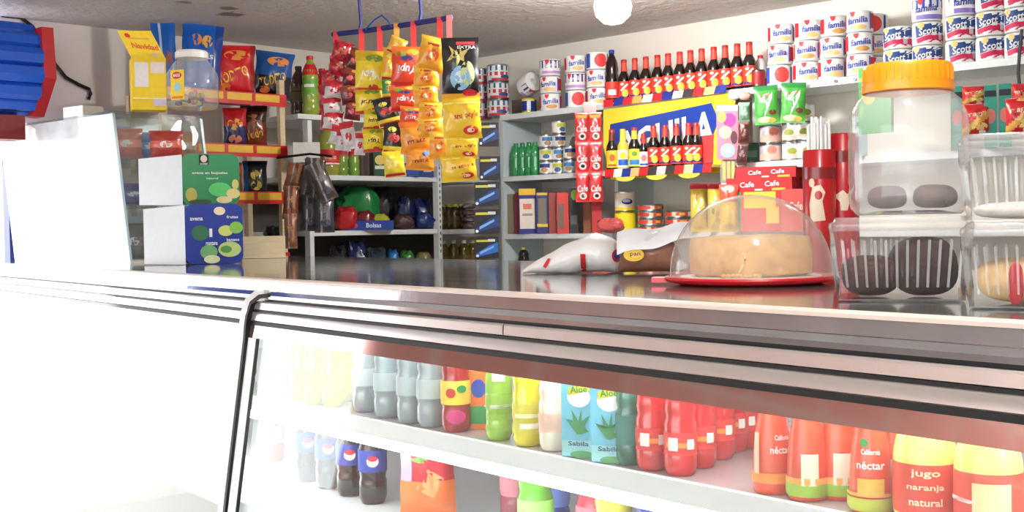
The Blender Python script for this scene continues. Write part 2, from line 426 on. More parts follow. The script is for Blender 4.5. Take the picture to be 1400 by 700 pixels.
struct(slab('ceiling', -4.6, WALL_R + .12, -2.6, WALL_L + .12, CEIL, CEIL + .12, ceil_m))
struct(slab('wall_right', WALL_R, WALL_R + .12, -2.6, WALL_L + .12, 0, CEIL, plaster))
struct(slab('wall_left', A_DOOR, WALL_R, WALL_L, WALL_L + .12, 0, CEIL, plaster))
struct(slab('wall_back', -4.6, WALL_R, -2.6, -2.48, 0, CEIL, plaster))
gm = MB().box(-14, 14, -14, 14, -.14, -.101)
struct(obj('ground', gm.mesh('ground', [street_m], False)))
# side wall of the customer area: brick, only ever seen mirrored in the case glass
def brick_mat():
    mt, nt, b = nodes('street_brick'); N = nt.nodes.new
    tc = N('ShaderNodeTexCoord'); dp = N('ShaderNodeVectorMath'); dp.operation = 'DOT_PRODUCT'; dp.inputs[1].default_value = NR
    sp = N('ShaderNodeSeparateXYZ'); cb = N('ShaderNodeCombineXYZ')
    br = N('ShaderNodeTexBrick'); br.inputs['Color1'].default_value = lin((214, 160, 146)); br.inputs['Color2'].default_value = lin((200, 142, 128))
    br.inputs['Mortar'].default_value = lin((206, 200, 192)); br.inputs['Scale'].default_value = .8; br.inputs['Mortar Size'].default_value = .02
    lk = nt.links.new; lk(tc.outputs['Object'], dp.inputs[0]); lk(tc.outputs['Object'], sp.inputs[0]); lk(dp.outputs['Value'], cb.inputs[0]); lk(sp.outputs[2], cb.inputs[1])
    lk(cb.outputs[0], br.inputs[0]); lk(br.outputs[0], b.inputs['Base Color'])
    b.inputs['Roughness'].default_value = .85; return mt
struct(slab('wall_front', -8.0, .05, WALL_L, WALL_L + .12, 0, CEIL, brick_mat()))
# ------------------------------------------------------------------ roll-up shutter at the entrance
sh = thing('roller_shutter', 'blue ribbed roll-up shutter with red end bracket at the shop entrance', 'shutter', ab(1.2, 5.0, 0), ROT_L)
blue_p, red_p = M((18, 84, 196), 'paint'), M((190, 24, 32), 'paint')
pe = on_plane(34, 80, NL, 5.0); ae = pe.dot(NR) - 1.2
zc, rr = EZ + .69, .185
for i in range(14):
    a0, a1 = 2 * math.pi * i / 14, 2 * math.pi * (i + 1) / 14; am = (a0 + a1) / 2
    pts = [((rr - .02) * math.cos(a0), zc + (rr - .02) * math.sin(a0)), (rr * math.cos(a0 + .05), zc + rr * math.sin(a0 + .05)), ((rr + .012) * math.cos(am), zc + (rr + .012) * math.sin(am)),
           (rr * math.cos(a1 - .05), zc + rr * math.sin(a1 - .05)), ((rr - .02) * math.cos(a1), zc + (rr - .02) * math.sin(a1))]
    obj('slat', MB().prism_x(pts, -1.1, ae).mesh('slat', [blue_p], True, 30), sh)
obj('end_bracket', MB().prism_x([(-.17, zc + .16), (.15, zc + .16), (.17, zc - .05), (.02, zc - .2), (-.06, zc - .2), (-.19, zc - .05)], ae, ae + .05).mesh('end_bracket', [red_p], False), sh)
obj('drum_core', MB().tube([(-1.1, 0, zc), (ae, 0, zc)], .15, 16).mesh('drum_core', [M((10, 30, 90), 'paint')]), sh)
obj('lock_box', MB().box(ae - .2, ae - .04, -.08, .05, zc - .3, zc - .2).mesh('lock_box', [M((120, 16, 24), 'paint')], False), sh)
rl = thing('shutter_rail', 'narrow red and blue shutter guide rail beside the glass showcase', 'rail', ab(A_DOOR + .012, 5.3, 0), ROT_L)
obj('red_flange', MB().box(0, .03, -.03, .03, 0, EZ + .3).mesh('red_flange', [red_p], False), rl)
obj('blue_flange', MB().box(-.028, -.001, -.03, .03, 0, EZ + .3).mesh('blue_flange', [M((40, 50, 130), 'paint')], False), rl)
# cable drooping down the wall
cp = [on_plane(x, y, NL, WALL_L - .012) for x, y in ((2, 21), (28, 24), (44, 36), (60, 62), (72, 84), (90, 106), (108, 116), (122, 122), (124, 128), (121, 136))]
tag(obj('wall_cable', MB().tube(cp, .009, 6).mesh('wall_cable', [M(BLACK, 'plastic')])), 'black cable drooping from the shutter down the cream wall', 'cable')
cp = [on_plane(x, y, NR, 4.40) for x, y in ((1397, 40), (1394, 70), (1392, 100), (1395, 128), (1400, 150), (1404, 170))]
tag(obj('electric_cable', MB().tube(cp, .006, 6).mesh('electric_cable', [M(BLACK, 'plastic')])), 'thin black cable hanging in front of the shelf at the right', 'cable')
# ceiling bulb; a second, unseen one is added as fill light on the counter
bp = on_depth(838, 14, 4.55)
sock_me = MB().lathe([(0, 0), (.045, 0), (.045, -.012), (.024, -.018), (.022, -.06), (0, -.06)], 16).mesh('socket', [M(WHITE, 'plastic')])
globe_me = MB().lathe([(.018, -.055), (.036, -.075), (.064, -.11), (.072, -.145), (.064, -.18), (.036, -.206), (0, -.214)], 18).mesh('globe', [glow('bulb_glow', (1, .98, .95), BULB)])
for q, l in (((bp.x, bp.y, CEIL), 'glowing white bulb in a socket under the ceiling'), ((.45, 1.3, CEIL), 'added unseen fill bulb over the customer side, above the viewer')):
    bl = thing('ceiling_bulb', l, 'lamp', q); obj('socket', sock_me, bl); gl_ = obj('globe', globe_me, bl)
    globe_me = globe_me.copy(); globe_me.materials[0] = glow('fill_bulb_glow', (1, .97, .93), BULB * .6)
# ------------------------------------------------------------------ shelving on the far wall
shelf_m = surface('shelf_paint', (232, 234, 232), (214, 220, 220), 5, .45, .03)
panel_m = surface('panel_paint', (206, 218, 222), (190, 204, 208), 3, .5, .03)
def bR(x, a=4.46, y=200): return on_plane(x, y, NR, a).dot(NL)
def aL(x, b=4.82, y=200): return on_plane(x, y, NL, b).dot(NR)
FA = 4.46                                                   # front of the far shelves
u1 = thing('wall_shelving', 'long white shelving with three levels along the far wall', 'shelving', ab(4.6, 2, 0))
def part_slab(parent, name, a0, a1, b0, b1, z0, z1, mat):
    o = slab(name, a0, a1, b0, b1, z0, z1, mat, parent); o.matrix_parent_inverse = Matrix.Translation(-parent.location); return o
b683, b835, b1012, b1290 = bR(684), bR(836), bR(1012), bR(1290)
e = .001
part_slab(u1, 'shelf_board', FA, WALL_R - e, b1012, b683, SH1 - .028, SH1, shelf_m)
part_slab(u1, 'shelf_board', FA, WALL_R - e, b1290, b1012 - .004, SH1 - .028, SH1, shelf_m)
part_slab(u1, 'shelf_board', FA - .03, WALL_R - e, -.6, b1290 - .004, SH1 - .028, SH1, shelf_m)
part_slab(u1, 'shelf_board', FA, WALL_R - e, b835, b683 - .021, SH2 - .025, SH2, shelf_m)
part_slab(u1, 'shelf_board', FA, WALL_R - e, -.6, b1012, SH2 - .03, SH2, shelf_m)
part_slab(u1, 'shelf_board', FA, WALL_R - e, b835, b683 - .021, SH3 - .025, SH3, shelf_m)
part_slab(u1, 'shelf_board', FA, WALL_R - e, -.6, b835 - .021, SH3 - .025, SH3, shelf_m)
part_slab(u1, 'side_panel', FA, WALL_R - e, b683 - .02, b683, .3, SH1 - .029, panel_m)
part_slab(u1, 'side_panel', FA + .02, WALL_R - e, b835 - .02, b835, .3, SH1 - .029, panel_m)
part_slab(u1, 'side_panel', FA + .1, WALL_R - e, b1012 - .02, b1012, .3, SH1 - .029, panel_m)
for x, y in ((1143, 111), (1169, 108)):
    p = on_plane(x, y, NR, FA - .001)
    o = obj('screw', MB().tube([(0, 0, 0), (0, -.004, 0)], .008, 10).mesh('screw', [M((60, 60, 70), 'metal')]), u1, p - u1.location, ROT_R)
# ------------------------------------------------------------------ shelving on the left wall
FB = 4.82
u2 = thing('corner_shelving', 'white perforated-post shelving with dim deep shelves in the corner', 'shelving', ab(3.5, 5.1, 0))
a424, a598, a_end = aL(426), aL(598), 4.70
def board_l(a0, a1, z): part_slab(u2, 'shelf_board', a0, a1, FB, WALL_L - e, z - .024, z, shelf_m)
board_l(aL(408), aL(560), LS1); board_l(a424, a598 - .013, LS2); board_l(a424, a598 - .013, LS3); board_l(a424, a598 - .013, EZ - .27)
board_l(a598 + .013, a_end, LS2); board_l(a598 + .013, a_end, LS3 - .005); board_l(a598 + .013, a_end, EZ - .25)
part_slab(u2, 'side_ledge', aL(404), aL(437), FB - .16, FB - .0125, LS2 + .045, LS2 + .05, shelf_m)
wall_shade = surface('shelf_back_shade', (92, 86, 78), (76, 70, 64), 3, .7, .03)  # shade of the deep shelves put into the back panel's colour
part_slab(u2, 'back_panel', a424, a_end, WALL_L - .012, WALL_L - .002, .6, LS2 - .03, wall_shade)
for a0 in (a598 - .0125, a424 - .03):
    o = part_slab(u2, 'post', a0, a0 + .025, FB - .012, FB + .03, .1, LS2 + .06 if a0 > 3.6 else LS1 - .03, shelf_m)
    for k in range(15):
        z = EZ - .14 + k * .032
        if a0 > 3.6: part_slab(u2, 'post_slot', a0 + .009, a0 + .016, FB - .0128, FB - .0121, z, z + .016, M((70, 74, 76), 'dark'))
# ================================================================== THE REFRIGERATED COUNTER
alu = surface('aluminium_trim', (214, 206, 202), (196, 188, 184), 6, .32, .02); alu.node_tree.nodes['Principled BSDF'].inputs['Metallic'].default_value = .75
nosing = surface('nosing_trim', (226, 210, 200), (206, 188, 178), 9, .4, .03)
chrome = surface('polished_steel', (206, 206, 210), (176, 176, 182), 12, .1, .02); chrome.node_tree.nodes['Principled BSDF'].inputs['Metallic'].default_value = .9
def steel_top():
    mt, nt, b = nodes('counter_top'); N = nt.nodes.new
    tc = N('ShaderNodeTexCoord'); mp = N('ShaderNodeMapping'); mp.inputs['Scale'].default_value = (1.2, 9, 1)
    nz = N('ShaderNodeTexNoise'); nz.inputs['Scale'].default_value = 7; nz.inputs['Detail'].default_value = 6
    nt.links.new(tc.outputs['Object'], mp.inputs[0]); nt.links.new(mp.outputs[0], nz.inputs[0])
    cr = N('ShaderNodeMix'); cr.data_type = 'RGBA'; cr.inputs['A'].default_value = lin((172, 178, 182)); cr.inputs['B'].default_value = lin((190, 196, 198))
    nt.links.new(nz.outputs['Fac'], cr.inputs['Factor']); nt.links.new(cr.outputs['Result'], b.inputs['Base Color'])
    mr = N('ShaderNodeMapRange'); mr.inputs[3].default_value = .03; mr.inputs[4].default_value = .14
    nt.links.new(nz.outputs['Fac'], mr.inputs[0]); nt.links.new(mr.outputs[0], b.inputs['Roughness'])
    b.inputs['Metallic'].default_value = .8; return mt
gasket = M((12, 10, 12), 'dark')
CT = thing('refrigerated_counter', 'long refrigerated glass-front counter with steel top and aluminium trim', 'counter', (0, 0, 0), ROT_C)
T0, T1, SB = -5.40, .35, 2.46
def Z(v): return EZ + v
def cpart(name, mb, mat, smooth=False): return obj(name, mb.mesh(name, [mat], smooth, 35), CT)
TI = -4.9
ctm = MB(); cpts = [(T0, 1.288), (T1, 1.288), (T1, SB), (TI, SB), (TI, 1.84), (T0, 1.84)]
ctm.v = [(x, y, z) for z in (Z(-.150), Z(-.12)) for x, y in cpts]
ctm.face((0, 5, 4, 3, 2, 1)); ctm.face((6, 7, 8, 9, 10, 11))
for i in range(6): ctm.face((i, (i + 1) % 6, 6 + (i + 1) % 6, 6 + i))
cpart('counter_top', ctm, steel_top())
cpart('end_wing', MB().box(T0, TI - .03, 1.31, 1.83, .1, Z(-.1505)), alu)
cpart('nosing', MB().prism_x([(1.2875, Z(-.118)), (1.279, Z(-.1185)), (1.275, Z(-.122)), (1.274, Z(-.1275)), (1.2875, Z(-.1275))], T0, T1), nosing, True)
cpart('upper_trim', MB().prism_x([(1.275, Z(-.128)), (1.271, Z(-.1485)), (1.30, Z(-.1485)), (1.2875, Z(-.128))], T0, T1), chrome)
cpart('lower_trim', MB().prism_x([(1.2715, Z(-.1500)), (1.266, Z(-.1595)), (1.267, Z(-.168)), (1.30, Z(-.168)), (1.30, Z(-.1500))], T0, T1), chrome, True)
cpart('shadow_gap', MB().prism_x([(1.272, Z(-.168)), (1.272, Z(-.1745)), (1.31, Z(-.1745)), (1.31, Z(-.168))], T0, T1), gasket)
TS = -1.685
for a, b in ((T0, TS - .002), (TS + .002, T1)):
    cpart('fascia_strip', MB().prism_x([(1.264, Z(-.1745)), (1.261, Z(-.178)), (1.2605, Z(-.194)), (1.264, Z(-.1955)), (1.30, Z(-.1955)), (1.30, Z(-.1745))], a, b), alu, True)
cpart('gasket', MB().prism_x([(1.259, Z(-.1955)), (1.258, Z(-.2005)), (1.30, Z(-.2005)), (1.30, Z(-.1955))], T0, T1), gasket)
cpart('fascia_strip', MB().prism_x([(1.260, Z(-.2005)), (1.257, Z(-.204)), (1.2545, Z(-.221)), (1.257, Z(-.2235)), (1.30, Z(-.2235)), (1.30, Z(-.2005))], T0, T1), alu, True)
cpart('gasket', MB().prism_x([(1.254, Z(-.2235)), (1.252, Z(-.2325)), (1.30, Z(-.2325)), (1.30, Z(-.2235))], T0, T1), gasket)
hdr = surface('tinted_header', (176, 148, 142), (164, 136, 132), 4, .06, .0); hdr.node_tree.nodes['Principled BSDF'].inputs['Metallic'].default_value = .8
cpart('header_strip', MB().prism_x([(1.2535, Z(-.2325)), (1.249, Z(-.263)), (1.258, Z(-.263)), (1.262, Z(-.2325))], T0, T1), hdr)
GB = Z(-1.12)
def gs(z): return 1.251 - .155 * (Z(-.263) - z)
TM = -2.73
for a, b in ((-4.89, TM - .02), (TM + .045, T1 - .02)):
    cpart('glass_pane', MB().prism_x([(gs(Z(-.2635)) + .002, Z(-.2635)), (gs(GB) + .002, GB), (gs(GB) + .008, GB), (gs(Z(-.2635)) + .008, Z(-.2635))], a, b), glass('case_glass', (.97, .99, .98), .03, 1.5, .01))
# mullion that bends over the top
path = [(TM + .085, 1.262, Z(-.158)), (TM + .05, 1.254, Z(-.162)), (TM + .02, 1.246, Z(-.178)), (TM + .003, 1.243, Z(-.205)), (TM - .002, 1.240, Z(-.235)), (TM - .003, 1.238, Z(-.263)), (TM - .003, gs(Z(-.6)) - .012, Z(-.6)), (TM - .003, gs(GB) - .012, GB)]
def ribbon(path, w, th, dx=0, dy=0):
    mb = MB(); n = len(path)
    for i, (t, s, z) in enumerate(path):
        d = Vector(path[min(i + 1, n - 1)]) - Vector(path[max(i - 1, 0)]); d.normalize()
        sd_ = Vector((0, 1, 0)).cross(d).normalized() * (w / 2)
        c = Vector((t + dx, s + dy, z)); o = Vector((0, th, 0))
        for q in (c - sd_, c + sd_, c + sd_ + o, c - sd_ + o): mb.v.append(tuple(q))
    for i in range(n - 1):
        for k in range(4):
            j = (k + 1) % 4; mb.face((4 * i + k, 4 * i + j, 4 * i + 4 + j, 4 * i + 4 + k))
    mb.face((0, 1, 2, 3)); mb.face((4 * n - 1, 4 * n - 2, 4 * n - 3, 4 * n - 4))
    return mb
white_tr = surface('white_frame', (232, 232, 232), (216, 216, 216), 8, .3, .02)
cpart('mullion', ribbon(path, .026, .012), white_tr, True)
cpart('mullion_gasket', ribbon(path, .010, .012, .018, .001), gasket, True)
zt = Z(-.2635)
cpart('pane_frame', MB().hexa([(TM + .026, gs(GB) - .006, GB), (TM + .070, gs(GB) - .006, GB), (TM + .070, gs(GB) + .001, GB), (TM + .026, gs(GB) + .001, GB), (TM + .026, gs(zt) - .006, zt), (TM + .070, gs(zt) - .006, zt), (TM + .070, gs(zt) + .001, zt), (TM + .026, gs(zt) + .001, zt)]), white_tr)
cpart('pane_frame_edge', MB().hexa([(TM + .070, gs(GB) - .007, GB), (TM + .0745, gs(GB) - .007, GB), (TM + .0745, gs(GB) + .001, GB), (TM + .070, gs(GB) + .001, GB), (TM + .070, gs(zt) - .007, zt), (TM + .0745, gs(zt) - .007, zt), (TM + .0745, gs(zt) + .001, zt), (TM + .070, gs(zt) + .001, zt)]), gasket)
liner = surface('case_liner', (226, 228, 230), (208, 210, 212), 4, .4, .02)
cpart('back_panel', MB().box(TI + .03, T1 - .03, 2.02, 2.05, Z(-.94), Z(-.152)), liner)
cpart('case_roof', MB().box(TI + .03, T1 - .03, 1.31, 2.02, Z(-.175), Z(-.152)), liner)
DECK = Z(-.66)
cpart('deck', MB().box(TI + .03, T1 - .03, 1.21, 2.02, DECK - .03, DECK), liner)
for a in (TI, T1 - .029): cpart('end_panel', MB().prism_x([(1.30, Z(-.152)), (gs(GB) + .01, GB), (SB, GB), (SB, Z(-.152))], a, a + .028), liner)
cpart('base', MB().box(TI, T1, gs(GB) - .01, SB, .1, GB - .001), alu)
cpart('plinth', MB().box(TI + .05, T1 - .05, 1.3, SB - .1, .0, .099), gasket)
cpart('rear_panel', MB().box(TI + .03, T1 - .03, SB - .03, SB - .005, GB, Z(-.151)), liner)
def shz(t): return Z(-.402) + (t + 1.21) * .018
def shelfbox(s0, s1, d0, d1):
    return MB().hexa([(x, y, shz(x) + d) for d in (d0, d1) for x, y in ((TI + .04, s0), (T1 - .04, s0), (T1 - .04, s1), (TI + .04, s1))])
cpart('inner_shelf', shelfbox(1.332, 2.0, -.012, 0), surface('shelf_glass', (176, 166, 166), (150, 140, 142), 3, .08, 0))
cpart('shelf_rail', shelfbox(1.318, 1.331, -.034, .001), white_tr)
cpart('lamp_tube', MB().tube([(TI + .2, 1.345, Z(-.2)), (T1 - .2, 1.345, Z(-.2))], .012, 10), glow('tube_glow', (.96, 1, 1), 14.0))
cpart('lamp_tube', MB().tube([(TI + .2, 1.330, shz(TI + .2) - .047), (T1 - .2, 1.330, shz(T1 - .2) - .047)], .0115, 10), glow('under_tube_glow', (.96, 1, 1), 10.0))
def on_shelf(x, y, smin=1.37):
    z = Z(-.41)
    for _ in range(4):
        p = on_z(x, y, z); s_ = p.dot(CN)
        if s_ < smin: p = Vector((p.x * smin / s_, p.y * smin / s_, z))
        z = shz(p.dot(CU))
    return Vector((p.x, p.y, z))
# ================================================================== THINGS ON THE COUNTER
def nd(ds, w, h):
    """decals written in shares of the width and height"""
    out = []
    for d in ds:
        k = d[0]
        if k == 'P': out.append(('P', [(x * w, z * h) for x, z in d[1]], d[2]))
        elif k == 'T': out.append((k, d[1], d[2] * w, d[3] * h, d[4] * w, d[5] * h) + tuple(d[6:]))
        else: out.append((k, d[1] * w, d[2] * h, d[3] * w, d[4] * h, d[5]))
    return out
# ---- glass showcase
vr, vl = Vector((-1.457, 4.54, TOP)), Vector((-2.16, 5.17, TOP))
vdir = (vr - vl).normalized(); vlen = (vr - vl).length; vrot = math.atan2(vdir.y, vdir.x); VH, VD, SHR = .585, .40, -.062
vc = thing('glass_showcase', 'glass showcase cabinet standing on the far end of the counter', 'showcase', vl, vrot)
def vh(x0, x1, y0, y1, z0, z1):
    k = SHR / VH
    return MB().hexa([(x + k * z, y + .4 * k * z, z) for z in (z0, z1) for x, y in ((x0, y0), (x1, y0), (x1, y1), (x0, y1))])
vg = glass('showcase_glass', (.93, .97, .96), .05, 1.5, .01); edge = M((196, 220, 222), 'plastic'); frost = glass('frosted_front', (.95, .97, .98), .72, 1.5, .05, (.93, .95, .97))
def vpart(n, b, mt): return obj(n, b.mesh(n, [mt], False), vc)
vpart('front_pane', vh(.012, vlen - .012, 0, .005, .012, VH - .01), frost)
vpart('side_pane', vh(vlen - .006, vlen, .012, VD - .012, .012, VH - .01), vg)
vpart('side_pane', vh(0, .006, .012, VD - .012, .012, VH - .01), vg)
vpart('top_pane', vh(0, vlen, 0, VD, VH - .009, VH), vg)
vpart('base_board', vh(0, vlen, 0, VD, 0, .011), M((222, 214, 200), 'wood'))
vpart('back_pane', vh(.012, vlen - .012, VD - .006, VD, .012, VH - .01), vg)
for x, y in ((0, 0), (vlen - .011, 0), (0, VD - .011), (vlen - .011, VD - .011)): vpart('corner_edge', vh(x, x + .011, y, y + .011, .0115, VH - .0095), edge)
VZ = (.012, .225, .405)
for z in VZ[1:]: vpart('glass_shelf', vh(.013, vlen - .013, .013, VD - .013, z - .006, z), vg)
def in_case(x, y, z): return vl + Matrix.Rotation(vrot, 3, 'Z') @ Vector((x + SHR / VH * z, y + .4 * SHR / VH * z, z))
spec = [(.05, .2, 2, .13, .11, (176, 60, 52), 'red candy packet, rearmost on the top shelf of the glass showcase'), (-.055, .09, 2, .12, .12, (196, 82, 66), 'rust-red candy packet at the front of the showcase top shelf'),
        (-.06, .19, 2, .09, .11, (28, 100, 190), 'blue twist bag on the top shelf of the showcase'), (-.06, .28, 2, .09, .11, (40, 120, 206), 'bright blue candy bag beside the beige packet in the showcase'),
        (-.05, .345, 2, .1, .12, (206, 150, 120), 'beige packet at the back of the showcase top shelf'), (-.06, .1, 1, .13, .085, (60, 44, 130), 'purple sweet bag on the middle glass shelf'),
        (-.07, .08, 0, .1, .14, (70, 50, 44), 'dark brown packet on the showcase floor'), (-.06, .17, 0, .1, .15, (190, 60, 150), 'pink and purple packet on the showcase floor')]
for i, (dx, y, lev, w, h, c, lab) in enumerate(spec):
    p = in_case(vlen + dx - .03, y, VZ[lev] + .001)
    put(bag(w, h, .05, lambda u, v: 1 if .35 < v < .6 else 0, [c, tuple(min(255, q + 50) for q in c)], nd([('E', 0, .5, .2, .12, WHITE)], w, h), i), 'candy_packet', lab, 'packet', p, vrot + 1.0, 'packets in the glass showcase')
for i, (x, w, h, c, lv) in enumerate([(.2, .2, .15, (210, 220, 232), 2), (.5, .22, .15, (150, 170, 216), 2), (.3, .2, .16, (216, 222, 226), 1), (.6, .2, .17, (196, 210, 220), 0)]):
    put(carton(w, .12, h, c), 'pale_box', ['pale grey box', 'pale violet box', 'off-white box', 'grey-blue box'][i] + ' faintly seen behind the frosted showcase front', 'box', in_case(x, .2, VZ[lv] + .001), vrot)
ZV = TOP + VH + .001
# white adaptor block and yellow display box and jar on the showcase
p = in_case(.36, .2, VH)
put(carton(.14, .1, .07, (236, 236, 232), (), (206, 196, 180)), 'white_block', 'small white box lying on top of the glass showcase', 'box', p + Vector((0, 0, .001)), vrot + .1)
p = on_z(205, 150, ZV); w = 45 * p.y / F; h1 = 70 * p.y / F
yb = thing('yellow_display_box', 'yellow cardboard display box with its printed lid raised, on the showcase', 'box', p, face(p) + .1)
ym = (246, 208, 40)
obj('tray', MB().box(-w / 2, w / 2, 0, .1, 0, h1).mesh('tray', [M(ym)], False), yb)
hl = 36 * p.y / F
lid = MB().hexa([(-w / 2, 0, h1), (w / 2, 0, h1), (w / 2, .006, h1), (-w / 2, .006, h1), (-w / 2 - .05, -.02, h1 + hl * .96), (w / 2 - .055, -.02, h1 + hl), (w / 2 - .055, -.014, h1 + hl), (-w / 2 - .05, -.014, h1 + hl * .96)])
lo = obj('lid', lid.mesh('lid', [M(ym)], False), yb)
sl = lambda x, z, o: (x - .05 * (z / hl), -.02 * z / hl - o, h1 + z)
for n, me in decals(sl, nd([('E', -.3, .8, .08, .08, (226, 40, 40)), ('R', 0, .7, .6, .06, (230, 170, 60)), ('E', .25, .12, .14, .07, (226, 200, 150)), ('T', 'Navidad', .06, .42, .74, .2, (230, 90, 50), -4)], w, hl)): obj(n, me, lo)
for n, me in decals(s_flat(0), nd([('R', -.22, .68, .4, .48, (236, 228, 226)), ('R', .25, .82, .42, .22, (236, 220, 210)), ('R', .3, .16, .38, .16, (220, 206, 226)), ('R', 0, .22, .96, .02, (250, 240, 180))], w, h1)): obj(n, me, yb)
p = on_z(261, 149, ZV); k = p.y / F
jar = thing('sweets_jar', 'clear plastic sweets jar with white lid and yellow sticker on the showcase', 'jar', p + Vector((0, .03, 0)), face(p))
jr, jh = 35 * k, 80 * k
haze_pl = glass('clear_plastic', (.94, .94, .94), .16, 1.46, .06)
def jprof(r, h): return [(0, .004), (r * .9, .004), (r, .02), (r, h * .55), (r * .96, h * .62), (r * .62, h * .84), (r * .6, h * .88)]
obj('jar_body', MB().lathe(jprof(jr, jh), 22).mesh('jar_body', [haze_pl]), jar)
obj('lid', MB().lathe([(jr * .64, jh * .87), (jr * .64, jh * .97), (jr * .58, jh), (0, jh)], 20).mesh('lid', [M((232, 228, 222), 'plastic')]), jar)
for n, me in decals(s_cyl(jr), nd([('R', -.62, .38, .62, .5, (244, 204, 40)), ('E', -.62, .54, .22, .06, (206, 30, 36)), ('T', 'MAGGI', -.62, .54, .3, .055, WHITE), ('E', -.6, .34, .14, .08, (150, 206, 220)), ('R', -.62, .17, .5, .04, (226, 130, 40))], jr, jh), names=('sticker', 'lettering')): obj(n, me, jar)
for i in range(16):
    a = i * 2.4; q = jr * (.25 + .5 * ((i * 7) % 5) / 5); c = [(90, 50, 130), (200, 190, 90), (150, 110, 70), (210, 200, 190)][i % 4]
    obj('sweet', MB().lathe([(0, 0), (.012, .004), (.014, .012), (.008, .02), (0, .022)], 8).mesh('sweet', [M(c, 'plastic')]), jar, (q * math.cos(a), q * math.sin(a), .012 + .016 * (i // 6)))
# ---- cereal cartons
def cereal(x0, x1, x2, yb_, yt, z, col, ds, name, lab):
    p0 = on_z(x1, yb_, z); d = p0.y; k = d / F; rz = face(p0) + .13
    w, h = (x2 - x1) * k * 1.02, (yb_ - yt) * k; dp = .19
    o = thing(name, lab, 'box', p0, rz)
    # wrapped pack: printed front, bare white side
    o2 = obj('printed_wrap', MB().rbox(-.0, w, .002, dp, 0, h, .03, 0, 4).mesh('printed_wrap', [M(col, 'plastic')], True, 30), o)
    sw = (x1 - x0) * k
    me = MB().hexa([(-sw, .11, 0.004), (-.0, .0, 0.0), (.02, .14, 0), (-.02, .2, .004), (-sw, .11, h - .015), (0, 0, h - .004), (.02, .14, h - .004), (-sw + .04, .2, h - .012)])
    obj('pale_side', me.mesh('pale_side', [M((214, 216, 220), 'plastic')], True, 60), o)
    sfc = lambda x, zz, oo: (x + w / 2, .002 - oo, zz)
    pp = decals(sfc, nd(ds, w, h))
    for n, me in pp: obj(n, me, o2)
    return h
BOXZ = TOP + .001
foliage = (120, 190, 90)
hb = cereal(204, 254, 331, 362, 279, BOXZ, (14, 50, 150), [('E', .1, .88, .1, .07, (236, 220, 180)), ('T', 'avena', -.3, .75, .22, .05, WHITE), ('T', 'frutas', .32, .78, .2, .05, WHITE),
     ('E', -.24, .52, .15, .13, (50, 110, 80)), ('R', -.06, .52, .05, .14, WHITE), ('E', .2, .55, .13, .09, (200, 210, 110)), ('E', .38, .6, .12, .1, (130, 190, 80)), ('E', .26, .24, .2, .13, (190, 210, 130)), ('E', .2, .24, .1, .06, (80, 150, 70)),
     ('E', -.1, .2, .15, .12, (110, 170, 110)), ('E', -.05, .08, .14, .07, (220, 220, 170)), ('T', 'manzana', -.05, .34, .2, .05, WHITE), ('T', 'banano', .32, .4, .22, .05, WHITE)], 'cereal_pack', 'blue wrapped cereal pack with fruit pictures, lower of the two stacked packs')
cereal(197, 250, 326, 280.5, 210, BOXZ + hb + .001, (30, 140, 84), [('R', -.12, .88, .17, .2, (16, 28, 24)), ('E', -.12, .9, .06, .07, (226, 210, 190)), ('T', 'QUAKER', -.12, .8, .14, .04, WHITE), ('T', 'avena en hojuelas', -.02, .62, .62, .06, WHITE), ('T', 'natural', .02, .52, .2, .04, (190, 230, 200)),
     ('E', .15, .3, .2, .14, (90, 200, 110)), ('E', -.35, .2, .1, .14, (190, 180, 90)), ('E', .38, .22, .12, .1, (220, 206, 140)), ('E', .22, .1, .14, .07, (226, 214, 160)), ('E', .42, .4, .06, .1, (210, 200, 120)), ('E', -.2, .06, .2, .05, (60, 90, 50))],
     'cereal_pack', 'green wrapped oat cereal pack standing on the blue pack')
# ---- wooden block
p = on_z(361, 353, BOXZ); k = p.y / F
put([('wood_box', MB().box(-29 * k, 29 * k, 0, .12, 0, 30 * k).mesh('wood_box', [M((226, 206, 166), 'wood')], False))], 'wooden_block', 'pale wooden block on the counter behind the blue pack', 'block', p, face(p) - .02)
# ---- bread bags
def lump(name, prof_fn, nu, nv, mats, mfn=0):
    return MB().sheet(prof_fn, nu, nv, mfn).mesh(name, mats, True, 80)
p = on_z(782, 374, BOXZ); k = p.y / F
br = thing('bread_bag', 'white plastic bread bag with red marks lying on the counter', 'bag', p, face(p) - .05)
def wb(u, v):
    x = (u - .5) * 140 * k; hh = (4 + 52 * min(1, (u / .72)) ** .8 * (1 - max(0, (u - .72) / .28) ** 2 * .45)) * k
    a = v * math.pi * 2; wob = 1 + .05 * math.sin(11 * u + 3 * math.sin(a)) + .03 * math.sin(25 * u + 2 * a)
    return (x, .05 + hh * .95 * math.cos(a) * wob, max(0, hh / 2 * (1 + math.sin(a) * wob)))
obj('wrapper', lump('wrapper', wb, 26, 20, [M((238, 234, 232), 'plastic')]), br)
def wbs(x, z, o):       # front of the bag
    u = min(.97, max(.03, x / (140 * k) + .5)); v = .5 + max(.02, min(.22, .24 - z)) if 0 else None
    hh = (4 + 52 * min(1, (u / .72)) ** .8 * (1 - max(0, (u - .72) / .28) ** 2 * .45)) * k
    s_ = max(-.97, min(.97, 2 * z / hh - 1)); a = math.pi * 2 - math.acos(-math.sqrt(1 - s_ * s_)) if s_ < 0 else math.acos(-math.sqrt(1 - s_ * s_))
    q = wb(u, a / (2 * math.pi)); return (q[0], q[1] - .003 - o, q[2])
